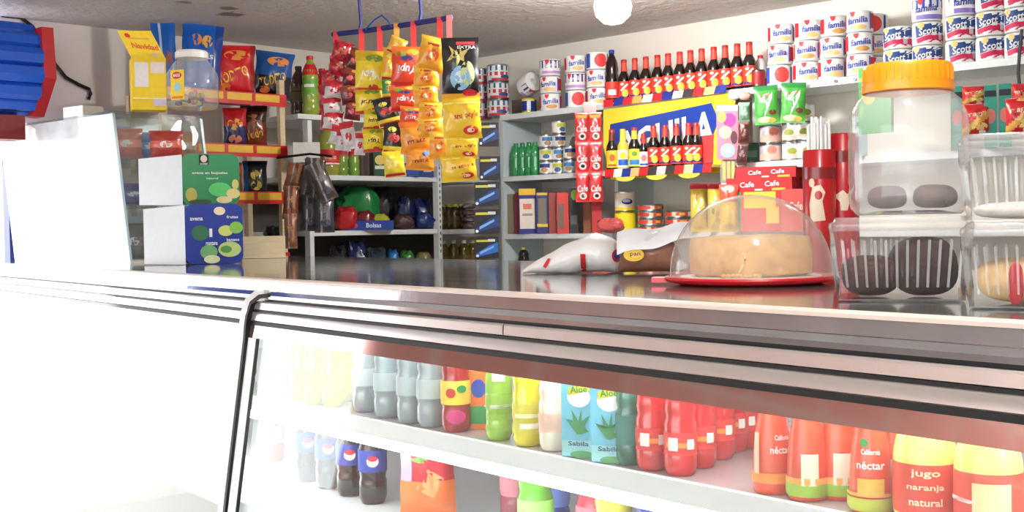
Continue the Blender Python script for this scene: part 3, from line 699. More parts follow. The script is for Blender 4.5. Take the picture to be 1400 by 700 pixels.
for n, me in decals(wbs, [('R', 16 * k, 14 * k, 7 * k, 26 * k, (214, 40, 50)), ('P', [(-40 * k, 10 * k), (-33 * k, 22 * k), (-29 * k, 21 * k), (-33 * k, 12 * k), (-36 * k, 8 * k)], (214, 40, 50)), ('E', 62 * k, 24 * k, 7 * k, 9 * k, (200, 50, 70)), ('E', 62 * k, 24 * k, 4 * k, 5 * k, (60, 90, 180))]): obj(n, me, br)
p = on_z(889, 374, BOXZ); k = p.y / F
b2 = thing('bread_loaf_bag', 'brown loaf in a clear bag beside the cake dome', 'bread', p, face(p))
def lf(u, v):
    x = (u - .5) * 90 * k; e = (1 - abs(2 * u - 1) ** 3) ** .5; hh = (14 + 34 * e + 8 * u) * k; a = v * 2 * math.pi
    return (x, .05 + 26 * k * e * math.cos(a) + .0, max(.002, hh / 2 * (1 + math.sin(a)) * (.4 + .6 * e) + .002))
obj('loaf', lump('loaf', lf, 18, 18, [M((140, 74, 38), 'cake')]), b2)
film = glass('bag_film', (.97, .97, .97), .07, 1.5, .08)
def fl(u, v):
    q = lf(u, v); w_ = 1 + .05 * math.sin(17 * u + 5 * v * 6.28)
    return (q[0] * 1.08, .05 + (q[1] - .05) * 1.12 * w_, q[2] * 1.06 * w_ + .001)
obj('film', lump('film', fl, 22, 20, [film]), b2)
def cuff(u, v):
    x = (-.5 + u * 1.1) * 90 * k; z = (48 + 12 * u + 9 * (1 - v) * 1.0 - 22 * v * (1 - u * .4) + 2.5 * math.sin(9 * u)) * k
    return (x, -.002 + .05 - 33 * k * math.sin(v * 1.5) + .002 * math.sin(20 * u), z)
obj('bag_cuff', lump('bag_cuff', cuff, 16, 6, [M((236, 236, 240), 'plastic')]), b2)
for n, me in decals(lambda x, z, o: (x, .05 - 31 * k - o, z), [('E', -22 * k, 26 * k, 14 * k, 9 * k, (236, 196, 60)), ('E', -20 * k, 26 * k, 7 * k, 4 * k, (250, 226, 130)), ('T', 'pan', -20 * k, 26 * k, 14 * k, 6 * k, (160, 60, 30))], names=('sticker', 'lettering')): obj(n, me, b2)
# small red and white wrapped sweets behind the white bag
p = on_depth(835, 318, 3.6)
# ---- cake under a dome
p = on_z(1026, 387, BOXZ); k = p.y / F
cs = thing('cake_stand', 'sponge cake on a red plate under a clear plastic dome', 'cake', p, face(p))
pr = 118 * k
obj('plate', MB().lathe([(0, 0), (pr * .8, 0), (pr * .97, .006), (pr, .011), (pr * .985, .015), (pr * .92, .012), (0, .011)], 40).mesh('plate', [M((200, 24, 36), 'plastic')]), cs)
obj('plate_handle', MB().prism_y([(-pr - .022, .004), (-pr + .01, .004), (-pr + .01, .013), (-pr - .022, .013)], -.025, .02).mesh('plate_handle', [M((226, 60, 80), 'plastic')], False), cs)
ck = 82 * k
sponge = [(ck * .9, .016), (ck, .022), (ck * 1.01, .05), (ck * .985, 58 * k), (ck * .95, 63 * k), (ck * .5, 66 * k), (0, 65 * k)]
mbk = MB().lathe([(0, .0155)] + sponge, 36); rnd = random.Random(3)
mbk.v = [(x * (1 + rnd.uniform(-.015, .015)), y * (1 + rnd.uniform(-.015, .015)), z + rnd.uniform(-.0015, .0015)) for x, y, z in mbk.v]
obj('sponge', mbk.mesh('sponge', [M((226, 178, 104), 'cake')], True, 60), cs)
obj('cake_board', MB().lathe([(0, .0125), (ck * 1.16, .0125), (ck * 1.16, .015), (0, .015)], 32).mesh('cake_board', [M((240, 230, 214))]), cs)
crack = [(-.012, .062), (-.008, .05), (-.011, .04), (-.016, .03), (-.02, .02)]
obj('crack', MB().tube([(x, -math.sqrt(max(0, (ck * 1.012) ** 2 - x * x)), z) for x, z in crack], [.002, .003, .003, .004, .002], 6).mesh('crack', [M((244, 206, 130), 'cake')]), cs)
for i in range(9): obj('crumb', MB().lathe([(0, 0), (.005, .001), (.006, .004), (.003, .007), (0, .008)], 7).mesh('crumb', [M((236, 190, 110), 'cake')]), cs, ((i - 6) * .008, -ck * 1.09 + .003 * (i % 3), .0155))
dr = 110 * k; dh = 108 * k
dome = [(dr * 1.02, .0125), (dr * 1.0, .018)]
for i in range(1, 13):
    a = math.pi / 2 * i / 12; dome.append((dr * math.cos(a) ** .92 if i < 12 else 0, .018 + dh * math.sin(a) ** 1.02))
obj('dome', MB().lathe(dome, 44).mesh('dome', [glass('dome_plastic', (.95, .94, .93), .18, 1.47, .07, (.9, .87, .85))], True, 80), cs)
# ---- clear boxes and orange-lidded jar
box_pl = glass('ribbed_plastic', (.96, .96, .96), .03, 1.5, .04); rib_hl = glass('rib_highlight', (.92, .92, .92), .30, 1.5, .04)  # whitish haze on alternate rib columns stands in for their highlights
def clam(p, rz, w, d, h, lab, fill):
    o = thing('clear_food_box', lab, 'container', p, rz)
    tw = 1.13; n = 26; mb = MB()
    def wall(x0, y0, x1, y1, nn):
        dx, dy = x1 - x0, y1 - y0; L = math.hypot(dx, dy); nx_, ny_ = dy / L, -dx / L
        def fn(u, v):
            sc = 1 + (tw - 1) * v; wv = .0022 * (1 if int(u * nn * 2 + 1e-6) % 2 else -1) * (1 if .1 < v < .9 and .06 < u < .94 else 0)
            return ((x0 + dx * u) * sc + nx_ * wv, (y0 + dy * u) * sc + ny_ * wv, .003 + h * .84 * v)
        mb.sheet(fn, nn * 2, 6, lambda u, v: 1 if .16 < v < .84 and .06 < u < .94 and int(u * nn * 2) % 4 == 0 else 0)
    X, Y = w / 2 / tw, d / 2 / tw
    wall(-X, -Y, X, -Y, n); wall(X, -Y, X, Y, 16); wall(X, Y, -X, Y, n); wall(-X, Y, -X, -Y, 16)
    mb.box(-X, X, -Y, Y, .001, .003)
    obj('tray', mb.mesh('tray', [box_pl, rib_hl], True, 60), o)
    l = MB(); zz = h * .85
    X, Y = w / 2, d / 2
    pr_ = [(X, Y, zz - .002), (X * 1.02, Y * 1.02, zz + .004), (X * 1.01, Y * 1.01, zz + .010), (X * .95, Y * .95, zz + .012), (X * .92, Y * .92, h), (0, 0, h)]
    cor = []
    for (ax, ay, az) in pr_[:-1]:
        ring = []
        for sx, sy, a0 in ((1, -1, -90), (1, 1, 0), (-1, 1, 90), (-1, -1, 180)):
            for i in range(4):
                a = math.radians(a0 + 30 * i); r = .018; ring.append(len(l.v)); l.v.append((sx * (ax - r) + r * math.cos(a), sy * (ay - r) + r * math.sin(a), az))
        cor.append(ring)
    for A, B in zip(cor, cor[1:]):
        for i in range(16): j = (i + 1) % 16; l.face((A[i], A[j], B[j], B[i]))
    l.face(cor[-1])
    obj('lid', l.mesh('lid', [glass('lid_plastic', (.95, .95, .95), .14, 1.5, .04)], True, 50), o)
    fill(o, w / tw, d / tw, h)
    return o
def blob(w, d, h, c, kind='cake', seed=0, x=0, y=0, z=.004, pw=2.6):
    rn = random.Random(seed); P = [rn.uniform(0, 6) for _ in range(3)]
    def fn(u, v):
        a = 2 * math.pi * u; t = v * math.pi; q = abs(math.sin(t)) ** (2 / pw) if 0 < v < 1 else 0
        cx, sx = math.cos(a), math.sin(a)
        rx = w / 2 * math.copysign(abs(cx) ** (2 / pw), cx); ry = d / 2 * math.copysign(abs(sx) ** (2 / pw), sx)
        ct_ = math.cos(t); b_ = 1 + .05 * math.sin(3 * a + P[0] + 2 * t) + .04 * math.sin(7 * a + P[1])
        if kind == 'foil': b_ += .14 * abs(math.sin(5 * a + 7 * t + P[2])) - .14 * abs(math.sin(9 * a - 5 * t + P[0])) + .05 * math.sin(17 * a + 13 * t)
        zz = 1 - math.copysign(abs(ct_) ** (2 / pw), ct_)
        if kind == 'foil': zz *= .80 + .2 * math.sin(2 * a + P[1]) * math.sin(t) + .16 * abs(math.sin(4 * a + 3 * t + P[2]))
        return (x + rx * q * b_, y + ry * q * b_, z + h / 2 * zz)
    return MB().sheet(fn, 24, 14).mesh('piece', [M(c, kind)], True, 60)
def fill_brownie(o, w, d, h):
    obj('brownie', blob(w * .54, d * .85, h * .72, (54, 28, 20), seed=1, x=w * .2), o); obj('brownie', blob(w * .48, d * .85, h * .5, (66, 38, 28), seed=2, x=-w * .24), o)
def fill_roll(o, w, d, h):
    obj('cream_cake', blob(w * .9, d * .85, h * .55, (226, 190, 140), seed=4, x=0), o)
    obj('jam_stripe', blob(w * .12, d * .05, h * .5, (196, 60, 66), seed=5, x=-w * .13, y=-d * .42), o)
def fill_sugar(o, w, d, h):
    obj('icing_layer', blob(w * .95, d * .9, h * .2, (232, 220, 214), seed=6), o)
pc = on_z(1232, 412, BOXZ); k = pc.y / F; rzc = face(pc) + .03
off = lambda p, rz, x, y, z=0: p + Matrix.Rotation(rz, 3, 'Z') @ Vector((x, y, z))
cw, cdp, chh = 188 * k, .17, 116 * k
clam(off(pc, rzc, 0, cdp / 2 - .01), rzc, cw, cdp, chh, 'clear ribbed food box holding dark brownies, under the jar', fill_brownie)
p2 = on_z(1412, 424, BOXZ); k2 = p2.y / F; h2 = 120 * k2
r2 = face(p2)
p2c = off(p2, r2, 0, .09)
clam(p2c, r2, 186 * k2, .17, h2, 'clear ribbed food box with cream and jam cake at the right edge', fill_roll)
clam(p2c + Vector((0, 0, h2 + .001)), r2, 190 * k2, .17, 124 * k2, 'clear ribbed food box with white icing, stacked on the cream cake box', fill_sugar)
jp = off(pc, rzc, 14 * k, cdp / 2 + .005, chh + .001); kj = (pc.y + cdp / 2) / F
jo = thing('lidded_jar', 'big clear plastic jar with an orange screw lid on the brownie box', 'jar', jp, rzc)
R_, H_ = 79 * kj, 205 * kj
obj('jar_body', MB().lathe([(0, .006), (R_ * .55, .008), (R_ * .86, .002), (R_ * .97, .012), (R_, .03), (R_ * .985, H_ * .2), (R_, H_ * .23), (R_, H_ * .5), (R_ * .985, H_ * .53), (R_, H_ * .56), (R_ * .97, H_ * .66), (R_ * .86, H_ * .76), (R_ * .70, H_ * .82), (R_ * .68, H_ * .86)], 36).mesh('jar_body', [glass('jar_plastic', (.95, .95, .95), .2, 1.47, .08, (.86, .86, .85))], True, 70), jo)
lidm = M((246, 146, 20), 'plastic')
lr = R_ * .77
obj('lid', MB().lathe([(lr * .97, H_ * .815), (lr, H_ * .82), (lr, H_ * .87), (lr * .95, H_ * .872), (lr * .95, H_ * .985), (lr * .92, H_), (0, H_)], 36).mesh('lid', [lidm], True, 50), jo)
rib = MB().box(-.0012, .0012, -.0016, .0012, H_ * .885, H_ * .975).mesh('grip_rib', [lidm], False)
lid_o = [c for c in jo.children if c.name.startswith('lid')][0]
for i in range(36):
    a = 2 * math.pi * i / 36
    obj('grip_rib', rib, lid_o, (lr * .95 * math.cos(a), lr * .95 * math.sin(a), 0), a + math.pi / 2)
for x, y, w_ in ((-R_ * .35, -R_ * .2, .055), (R_ * .35, -R_ * .25, .05), (R_ * .5, R_ * .1, .05)):
    obj('chocolate_bun', blob(w_, .05, .035, (74, 36, 26), seed=int(w_ * 1000 + x * 100)), jo, (x, y, .007))
# ---- red cup and straw dispenser
p = on_z(1138, 372, BOXZ); k = p.y / F
ds_ = thing('straw_dispenser', 'red two-barrel cup and straw dispenser with white straws', 'dispenser', p, face(p))
rd = M((186, 22, 30), 'plastic'); dk = M((130, 12, 22), 'plastic')
def barrel(n, x, y, r, h):
    b_ = MB().lathe([(0, 0), (r * .96, 0), (r, .006), (r, h - .003), (r * .95, h), (r * .9, h), (r * .9, h - .05), (0, h - .05)], 24).mesh(n, [rd]); return obj(n, b_, ds_, (x, y, 0))
h1_ = (372 - 205) * k; h2_ = (372 - 182) * k
ba = barrel('straw_barrel', -16 * k, 0, 22 * k, h1_); bb = barrel('cup_barrel', 15 * k, .045, 22 * k, h2_)
for b_, hh in ((ba, h1_), (bb, h2_)):
    obj('band', MB().lathe([(22 * k + .0006, hh - 40 * k), (22 * k + .0006, hh - 24 * k)], 24).mesh('band', [dk]), b_)
for n, me in decals(s_cyl(22 * k), [('P', [(-14 * k, h1_ - 74 * k), (-9 * k, h1_ - 50 * k), (2 * k, h1_ - 48 * k), (8 * k, h1_ - 58 * k), (4 * k, h1_ - 70 * k), (8 * k, h1_ - 96 * k), (-12 * k, h1_ - 98 * k)], (226, 206, 180)), ('E', -1 * k, h1_ - 62 * k, 5 * k, 6 * k, (186, 22, 30)), ('E', -10 * k, h1_ - 45 * k, 4 * k, 6 * k, (226, 206, 180))], 'plastic'): obj(n, me, ba)
for n, me in decals(s_cyl(22 * k), [('P', [(-12 * k, h2_ - 86 * k), (0, h2_ - 78 * k), (6 * k, h2_ - 84 * k), (18 * k, h2_ - 70 * k), (10 * k, h2_ - 90 * k), (6 * k, h2_ - 106 * k), (-3 * k, h2_ - 106 * k), (-4 * k, h2_ - 94 * k)], (226, 206, 180))], 'plastic'): obj(n, me, bb)
stm = MB().tube([(0, 0, 0), (0, 0, .19)], .0032, 8).mesh('straw', [M((240, 238, 236), 'plastic')])
sg = 'white straws in the red dispenser'
for i in range(30):
    a = i * 2.4; q = 16 * k * math.sqrt((i + .5) / 30); hh = h1_ - .125 + (.01 * math.sin(i * 1.7)) + (.016 if i == 7 else 0)
    c = off(p, face(p), -16 * k + q * math.cos(a), q * math.sin(a), hh)
    tag(obj('drinking_straw', stm, None, c, 0), 'white plastic straw standing in the red dispenser', 'straw', sg)
# ================================================================== INSIDE THE COLD CASE
def case_bottle(kit, x, y, name, lab, cat='bottle', group=None, rz=None):
    p = on_shelf(x, y, 1.335 + max(max(abs(v.co.x) for v in kit[0][1].vertices), .03)); return put(kit, name, lab, cat, p + Vector((0, 0, .001)), face(p) if rz is None else rz, group)
redpet = bottle_kit(.0265, .165, (206, 40, 44), (214, 40, 40), (.2, .42, (226, 60, 56)), [('R', 0, .30, .05, .05, (246, 150, 60)), ('R', -.012, .31, .016, .13, (240, 236, 230)), ('R', .016, .31, .012, .1, (240, 236, 230))])
names = ['front left of the red soda group', 'frontmost of the red soda group', 'third red soda, behind the frontmost pair', 'fourth red soda, further back', 'fifth red soda, near the shelf end', 'rear red soda beside the nectar bottles', 'red soda half hidden behind the front left one']
for (x, y), l in zip(((892, 646), (931, 653), (958, 638), (984, 626), (1002, 616), (1016, 612), (908, 620)), names):
    case_bottle(redpet, x, y, 'soda_bottle', 'small red soda bottle, ' + l, 'bottle', 'red sodas in the cold case')
nect = [bottle_kit(.0285, .150, (230, 84, 54), (232, 110, 90), None, d, None, 'plastic', 'nectar') for d in (
    [('T', 'California', 0, .56, .024, .05, WHITE), ('T', 'néctar', 0, .44, .036, .07, WHITE), ('E', -.008, .64, .005, .035, GREEN), ('R', 0, .24, .034, .16, (226, 190, 70)), ('R', 0, .08, .09, .12, (190, 200, 70)), ('R', 0, .17, .09, .03, (240, 170, 80))],
    [('R', .004, .3, .024, .3, (226, 220, 200)), ('R', 0, .1, .09, .12, (150, 190, 60)), ('R', 0, .19, .09, .06, (240, 170, 80))],
    [('T', 'néctar', .012, .44, .03, .07, WHITE), ('T', 'California', .014, .56, .022, .05, WHITE), ('R', 0, .16, .09, .1, (244, 150, 70)), ('R', -.024, .4, .01, .4, (236, 200, 170))])]
for (x, y, v), l in zip(((1057, 686, 2), (1104, 697, 1), (1148, 680, 1), (1191, 706, 0), (1222, 690, 1)), ('leftmost of the row', 'second from the left with a white nutrition panel', 'half hidden behind the middle of the row', 'with its white brand lettering facing front', 'rearmost, behind the lettered one')):
    case_bottle(nect[v], x, y, 'nectar_bottle', 'slim orange-red nectar bottle, ' + l, 'bottle', 'nectar bottles in the cold case')
bigj = [bottle_kit(.041, .165, (244, 226, 120), (240, 220, 90), (.0, .47, (226, 74, 52)), d, None, 'plastic', 'wide') for d in (
    [('T', 'jugo', .0, .40, .036, .07, (244, 226, 196)), ('T', 'naranja', 0, .29, .046, .06, (244, 226, 196)), ('T', 'natural', 0, .18, .04, .06, (244, 226, 196))], [('R', .004, .22, .046, .36, (236, 214, 160)), ('T', 'sabor', -.045, .26, .03, .06, WHITE, 80)])]
case_bottle(bigj[0], 1266, 742, 'juice_bottle', 'large red and yellow juice bottle with pale lettering, beside the nectar row'); case_bottle(bigj[1], 1352, 752, 'juice_bottle', 'large red and yellow juice bottle with cream panel at the right edge')
aloe = carton(.062, .05, .135, (110, 190, 214), nd([('E', .02, .78, .34, .13, (236, 240, 236)), ('P', [(-.3, .9), (.34, .97), (.34, .87), (-.28, .8)], (214, 206, 50)), ('T', 'Aloe', .02, .885, .5, .09, (60, 140, 60), 5), ('P', [(-.05, .3), (-.38, .5), (-.12, .42), (-.2, .62), (.0, .46), (.1, .64), (.1, .44), (.36, .56), (.14, .38), (.3, .34), (.08, .3)], (50, 140, 80)), ('R', 0, .12, .98, .2, (150, 206, 210)), ('T', 'Sabila', 0, .18, .6, .06, (40, 90, 120)), ('E', .1, .04, .35, .05, (90, 170, 110))], .062, .135), (196, 226, 232), (236, 240, 240))
case_bottle(aloe, 797, 628, 'aloe_carton', 'light blue aloe drink carton, left of the pair', 'carton', 'aloe cartons', -.33); case_bottle(aloe, 838, 638, 'aloe_carton', 'light blue aloe drink carton, right of the pair beside the red sodas', 'carton', 'aloe cartons', -.33)
case_bottle(bottle_kit(.028, .19, (228, 214, 30), (236, 226, 60), (.12, .42, (220, 210, 70)), [('R', 0, .3, .05, .04, (244, 240, 190)), ('R', .004, .2, .036, .05, (240, 240, 220))]), 722, 618, 'soda_bottle', 'yellow soda bottle with pale label beside the lime bottle')
case_bottle(bottle_kit(.026, .18, (150, 196, 60), (60, 140, 60), (.1, .8, (150, 196, 70)), [('R', .0, .68, .024, .09, (236, 240, 226)), ('T', 'lulo fresco', 0, .36, .05, .1, WHITE, 90)]), 683, 606, 'soda_bottle', 'lime green bottle with vertical white lettering on the glass shelf')
case_bottle(bottle_kit(.03, .2, (160, 30, 30), (180, 30, 36), (.28, .52, (240, 206, 70)), [('E', -.01, .4, .01, .05, (200, 40, 40)), ('E', .012, .44, .01, .04, GREEN), ('E', 0, .16, .02, .07, (206, 50, 120))]), 624, 596, 'soda_bottle', 'dark red soda bottle with yellow label on the shelf')
case_bottle(bottle_kit(.026, .17, (236, 226, 206), (236, 226, 216), (.2, .4, (240, 200, 180))), 757, 626, 'soda_bottle', 'pale milky bottle between the yellow soda and aloe cartons')
case_bottle(bottle_kit(.024, .17, (40, 110, 90), (200, 206, 200), (.2, .5, (60, 130, 120))), 862, 634, 'soda_bottle', 'dark green bottle squeezed between aloe carton and red soda')
case_bottle(carton(.05, .05, .12, (226, 110, 40), nd([('E', 0, .7, .3, .16, BLUE), ('R', 0, .25, .9, .3, GREEN)], .05, .12), (196, 80, 40)), 655, 585, 'juice_carton', 'orange and green carton behind the lime bottle', 'carton')
for i, (x, y) in enumerate(((412, 546), (432, 552), (456, 555), (470, 548))):
    case_bottle(bottle_kit(.028, .2, (206, 206, 30), (206, 210, 60), (.2, .4, (226, 222, 60))) if i == 0 else ybk, x, y, 'soda_bottle', ['leftmost', 'second', 'third', 'rightmost'][i] + ' of the yellow-green sodas at the left of the shelf', 'bottle', 'yellow-green sodas')
    if i == 0: ybk = [(c.name.split('.')[0], c.data) for c in bpy.data.objects if c.parent and c.parent.get('group') == 'yellow-green sodas']
clearb = bottle_kit(.03, .2, (150, 164, 168), (220, 224, 226), (.3, .5, (190, 204, 208)), kind='liquid')
for i, (x, y) in enumerate(((500, 562), (530, 570), (562, 578), (590, 584))):
    case_bottle(clearb, x, y, 'water_bottle', ['leftmost', 'second', 'third', 'rightmost'][i] + ' of the grey water bottles in the middle of the shelf', 'bottle', 'water bottles on the shelf')
# lower deck
def on_deck(x, y): return on_z(x, y, DECK + .001)
cola = bottle_kit(.034, .26, (30, 16, 14), (30, 60, 150), (.3, .5, (30, 60, 150)), [('E', 0, .4, .014, .05, WHITE), ('E', 0, .425, .012, .025, (206, 40, 50))])
for i, (s_, t_) in enumerate(((1.45, -2.80), (1.45, -2.69), (1.45, -2.58), (1.45, -2.47))):
    put(cola, 'cola_bottle', ['leftmost', 'second', 'third', 'rightmost'][i] + ' dark cola bottle on the lower deck of the case', 'bottle', ct(t_, s_, DECK + .001), face(ct(t_, s_)), 'colas on the lower deck')
fk = bag(.13, .23, .06, lambda u, v: 1 if v < .4 else (2 if u < .25 else 0), [(200, 30, 50), (236, 120, 50), (240, 160, 190)], nd([('E', -.1, .62, .22, .06, (120, 180, 80)), ('P', [(-.2, .3), (0, .5), (.3, .4), (.1, .2)], (250, 170, 110))], .13, .23), 3)
put(fk, 'snack_pouch', 'red and orange pouch standing on the lower deck', 'pouch', ct(-2.26, 1.47, DECK + .001), face(ct(-2.26, 1.47)))
low = [(-1.68, 1.6, (150, 70, 80), 'maroon'), (-1.55, 1.6, (60, 90, 180), 'blue'), (-1.42, 1.45, (100, 180, 60), 'green'), (-1.30, 1.5, (196, 60, 80), 'rose'), (-1.19, 1.45, (196, 190, 80), 'olive yellow'), (-1.08, 1.45, (60, 60, 140), 'indigo'), (-.97, 1.45, (90, 150, 120), 'sea green')]
for i, (t_, s_, c, n) in enumerate(low):
    t_ -= .42
    put(bottle_kit(.036, .24, c, WHITE, (.25, .5, tuple(min(255, v + 60) for v in c))), 'drink_bottle', n + ' drink bottle with white cap on the lower deck', 'bottle', ct(t_, s_, DECK + .001), face(ct(t_, s_)))
# left compartment, washed out by daylight
for i in range(12):
    t_ = -2.95 - i * .17; c = [(70, 110, 140), (196, 90, 70), (90, 150, 110), (200, 180, 90), (80, 80, 120), (190, 120, 150)][i % 6]; cn = ['slate blue', 'brick red', 'leaf green', 'mustard', 'dusky violet', 'mauve'][i % 6]
    up = i % 2 == 0; z = shz(t_) + .001 if up else DECK + .001
    put(bottle_kit(.036, .2, c, WHITE, (.25, .5, tuple(min(255, v + 60) for v in c))), 'drink_bottle', '%s bottle on the %s of the daylit left compartment' % (cn, ('shelf, nearer the mullion' if i < 6 else 'shelf, far end') if up else ('deck, nearer the mullion' if i < 6 else 'deck, far end')), 'bottle', ct(t_, 1.5, z), face(ct(t_, 1.5)))
# ================================================================== SNACK RACK AND CHIPS
RB = 4.84
ra0, ra1 = aL(222, RB), aL(391, RB)
rk = thing('snack_rack', 'snack rack with red and yellow shelf edges behind the showcase', 'rack', ab(ra0, RB, 0), ROT_L)
rw = ra1 - ra0; cream = M((206, 186, 150), 'wood')
zled = [on_plane(345, y, NL, RB).z for y in (132, 203, 267)] + [EZ - .13]
for x in (0, rw - .03):
    for y in (0, .3): obj('post', MB().box(x, x + .028, y, y + .028, 0, zled[0] + (.09 if x else .0)).mesh('post', [cream], False), rk)
for i, z in enumerate(zled):
    obj('shelf', MB().box(0.001, rw - .031, .03, .299, z - .012, z).mesh('shelf', [M((150, 30, 30), 'paint')], False), rk)
    st_ = obj('price_strip', MB().box(-.01, rw + .0, -.012, -.001, z - .04, z + .018).mesh('price_strip', [M((196, 26, 30), 'plastic')], False), rk)
    for q in range(4):
        x0 = .02 + q * (rw - .04) / 4; obj('price_card', MB().box(x0, x0 + (rw - .04) / 4 - .02, -.0135, -.0125, z - .022, z + .012).mesh('price_card', [M((226, 176, 50), 'paper')], False), st_)
def inrack(x, y, dy=.1):
    """point on the rack plane set back by dy"""
    return on_plane(x, y, NL, RB + dy)
def chip(x0, y0, x1, y1, d, cols, pat, ds, lab, name='snack_bag', t=.07, seed=0, p=None, group=None, tilt=0, zb=None, cat='snack bag'):
    """a packet that fills the given pixel box at depth d"""
    pc_ = on_depth((x0 + x1) / 2, y1, d); k = d / F; w, h = (x1 - x0) * k, (y1 - y0) * k
    if zb is not None: pc_.z = zb
    return put(bag(w, h, min(t, w * .5), pat, cols, nd(ds, w, h), seed), name, lab, cat, pc_, face(pc_), group, ry=math.radians(tilt))
def dR(x, b): return on_plane(x, 150, NL, b).y
g = 'bags on the snack rack'
zt0 = zled[0] + .001
tod = lambda c: [('T', 'TODITO', 0, .42, .72, .2, c, 20, .2), ('E', .1, .8, .3, .1, (226, 140, 60)), ('E', -.2, .2, .16, .07, (226, 120, 50))]
chip(289, 63, 350, 134, dR(320, RB + .1), [(206, 24, 34), (150, 14, 22)], lambda u, v: 1 if v < .12 or u > .9 else 0, tod((250, 210, 60)), 'big red chips bag with yellow lettering on top of the rack', seed=1, group=g, zb=zt0)
chip(344, 68, 396, 134, dR(370, RB + .1), [(24, 80, 150), (16, 20, 40)], lambda u, v: 1 if v < .5 else 0, tod((240, 190, 60)), 'blue and black chips bag on the rack top, next to the red one', seed=2, group=g, tilt=7, zb=zt0)
chip(244, 36, 300, 134, dR(270, RB + .16), [(16, 90, 180), (12, 60, 140)], lambda u, v: 1 if u > .75 else 0, [('E', -.15, .78, .14, .08, (226, 130, 50)), ('E', .12, .76, .13, .09, (240, 170, 60)), ('T', 'Papas', 0, .55, .6, .12, WHITE)], 'large blue chips bag with orange discs behind the sweets jar', seed=3, group=g, tilt=5, zb=zt0)
chip(214, 37, 246, 134, dR(230, RB + .16), [(14, 84, 170), (180, 190, 210)], lambda u, v: 1 if .3 < u < .38 else 0, [('E', .1, .5, .2, .1, (150, 70, 40))], 'narrow blue chips bag behind the yellow display box', seed=4, group=g, tilt=-3, zb=zt0)
chip(306, 150, 338, 207, dR(322, RB + .12), [(30, 34, 90), (190, 30, 36)], lambda u, v: 1 if v > .55 else 0, [('E', 0, .6, .34, .14, (226, 160, 60)), ('E', 0, .25, .3, .1, (206, 130, 90))], 'navy and red chips bag on the middle rack shelf', seed=5, group=g, zb=zled[1] + .001)
chip(330, 146, 366, 207, dR(348, RB + .13), [(120, 50, 24), (60, 30, 20)], lambda u, v: 1 if v > .6 else 0, [('T', 'Todo', 0, .36, .7, .2, (226, 170, 50), 14), ('E', 0, .7, .3, .1, (160, 90, 50))], 'brown chips bag with yellow lettering on the middle rack shelf', seed=6, group=g, zb=zled[1] + .001)
chip(333, 222, 366, 270, dR(350, RB + .13), [(34, 40, 38), (30, 90, 150)], lambda u, v: 1 if u < .2 else 0, [('E', 0, .6, .2, .14, (196, 170, 70)), ('E', .05, .3, .24, .14, (206, 180, 80))], 'dark snack bag with yellow rings on the low rack shelf', seed=7, group=g, zb=zled[2] + .001)
chip(304, 224, 332, 270, dR(318, RB + .13), [(120, 60, 40), (180, 50, 40)], lambda u, v: 1 if v > .6 else 0, [('E', 0, .4, .3, .16, (220, 160, 80))], 'reddish brown snack bag behind the green cereal pack', seed=8, group=g, zb=zled[2] + .001)
p = ab(aL(375, RB + .14), RB + .14, zled[3] + .001)
put([('sack', blob(.115, .14, .15, (28, 28, 34), 'foil', 3, z=0, pw=2.2))], 'black_sack', 'crumpled black plastic sack at the bottom of the rack', 'sack', p, ROT_L)
p = ab(aL(339, RB + .12), RB + .12, zled[3] + .001)
put([('sack', blob(.105, .12, .09, (150, 170, 196), 'foil', 5, z=0, pw=2.2))], 'blue_white_sack', 'crumpled blue and white plastic bag at the bottom of the rack', 'sack', p, ROT_L)
# ================================================================== HANGING STRIPS OF SNACKS
def rod_d(x): return 5.0 + (x - 455) / 160 * (-.37)
rp = [on_depth(x, y, rod_d(x)) for x, y in ((455, 47), (500, 42), (560, 33), (617, 24))]
rod = thing('hanging_rod', 'dark blue rod under the ceiling from which snack strips hang', 'rod', (rp[1].x, rp[1].y, rp[1].z))
pm_ = Matrix.Translation(-rod.location)
o = obj('bar', MB().tube(rp, .011, 8).mesh('bar', [M((34, 40, 120), 'paint')]), rod); o.matrix_parent_inverse = pm_
for x, y in ((491, 41), (573, 29)):
    a_ = on_depth(x, y, rod_d(x)); b_ = Vector((a_.x, a_.y, CEIL - .002))
    o = obj('ceiling_hook', MB().tube([a_ - Vector((0, 0, .012)), a_ + Vector((.008, 0, .03)), b_], .007, 6).mesh('ceiling_hook', [M((34, 40, 120), 'paint')]), rod); o.matrix_parent_inverse = pm_
cw_ = [on_depth(x, y, rod_d(x) - .02) for x, y in ((500, 40), (512, 27), (522, 21), (530, 28), (536, 37))]
o = obj('tie_wire', MB().tube(cw_, .004, 5).mesh('tie_wire', [M((50, 90, 170), 'plastic')]), rod); o.matrix_parent_inverse = pm_
hung = [(459, 46, 66, 'red', 'leftmost red'), (494, 42, 70, 'red', 'second red'), (519, 38, 72, 'red', 'middle red'), (542, 35, 62, 'yellow', 'yellow'), (565, 32, 70, 'red', 'fifth red'), (601, 26, 58, 'red', 'tall red'), (614, 24, 58, 'white', 'white-topped')]
for x, y0, y1, c, n in hung:
    d = rod_d(x) - .016; k = d / F; p0 = on_depth(x, y0 + 1, d); L = (y1 - y0) * k
    put([('strip', MB().box(-.011, .011, -.002, .002, -L, .012).mesh('strip', [M({'red': (214, 50, 50), 'yellow': (220, 160, 60), 'white': (226, 120, 120)}[c], 'plastic')], False))], 'hang_strip', n + ' plastic hanger strip clipped on the blue rod', 'hanger', p0, face(p0), 'hanger strips on the rod')
H = 'snack packets on hanging strips'
WR = [(206, 196, 196), (190, 40, 50)]
half = lambda q: (lambda u, v: 1 if v > q else 0)
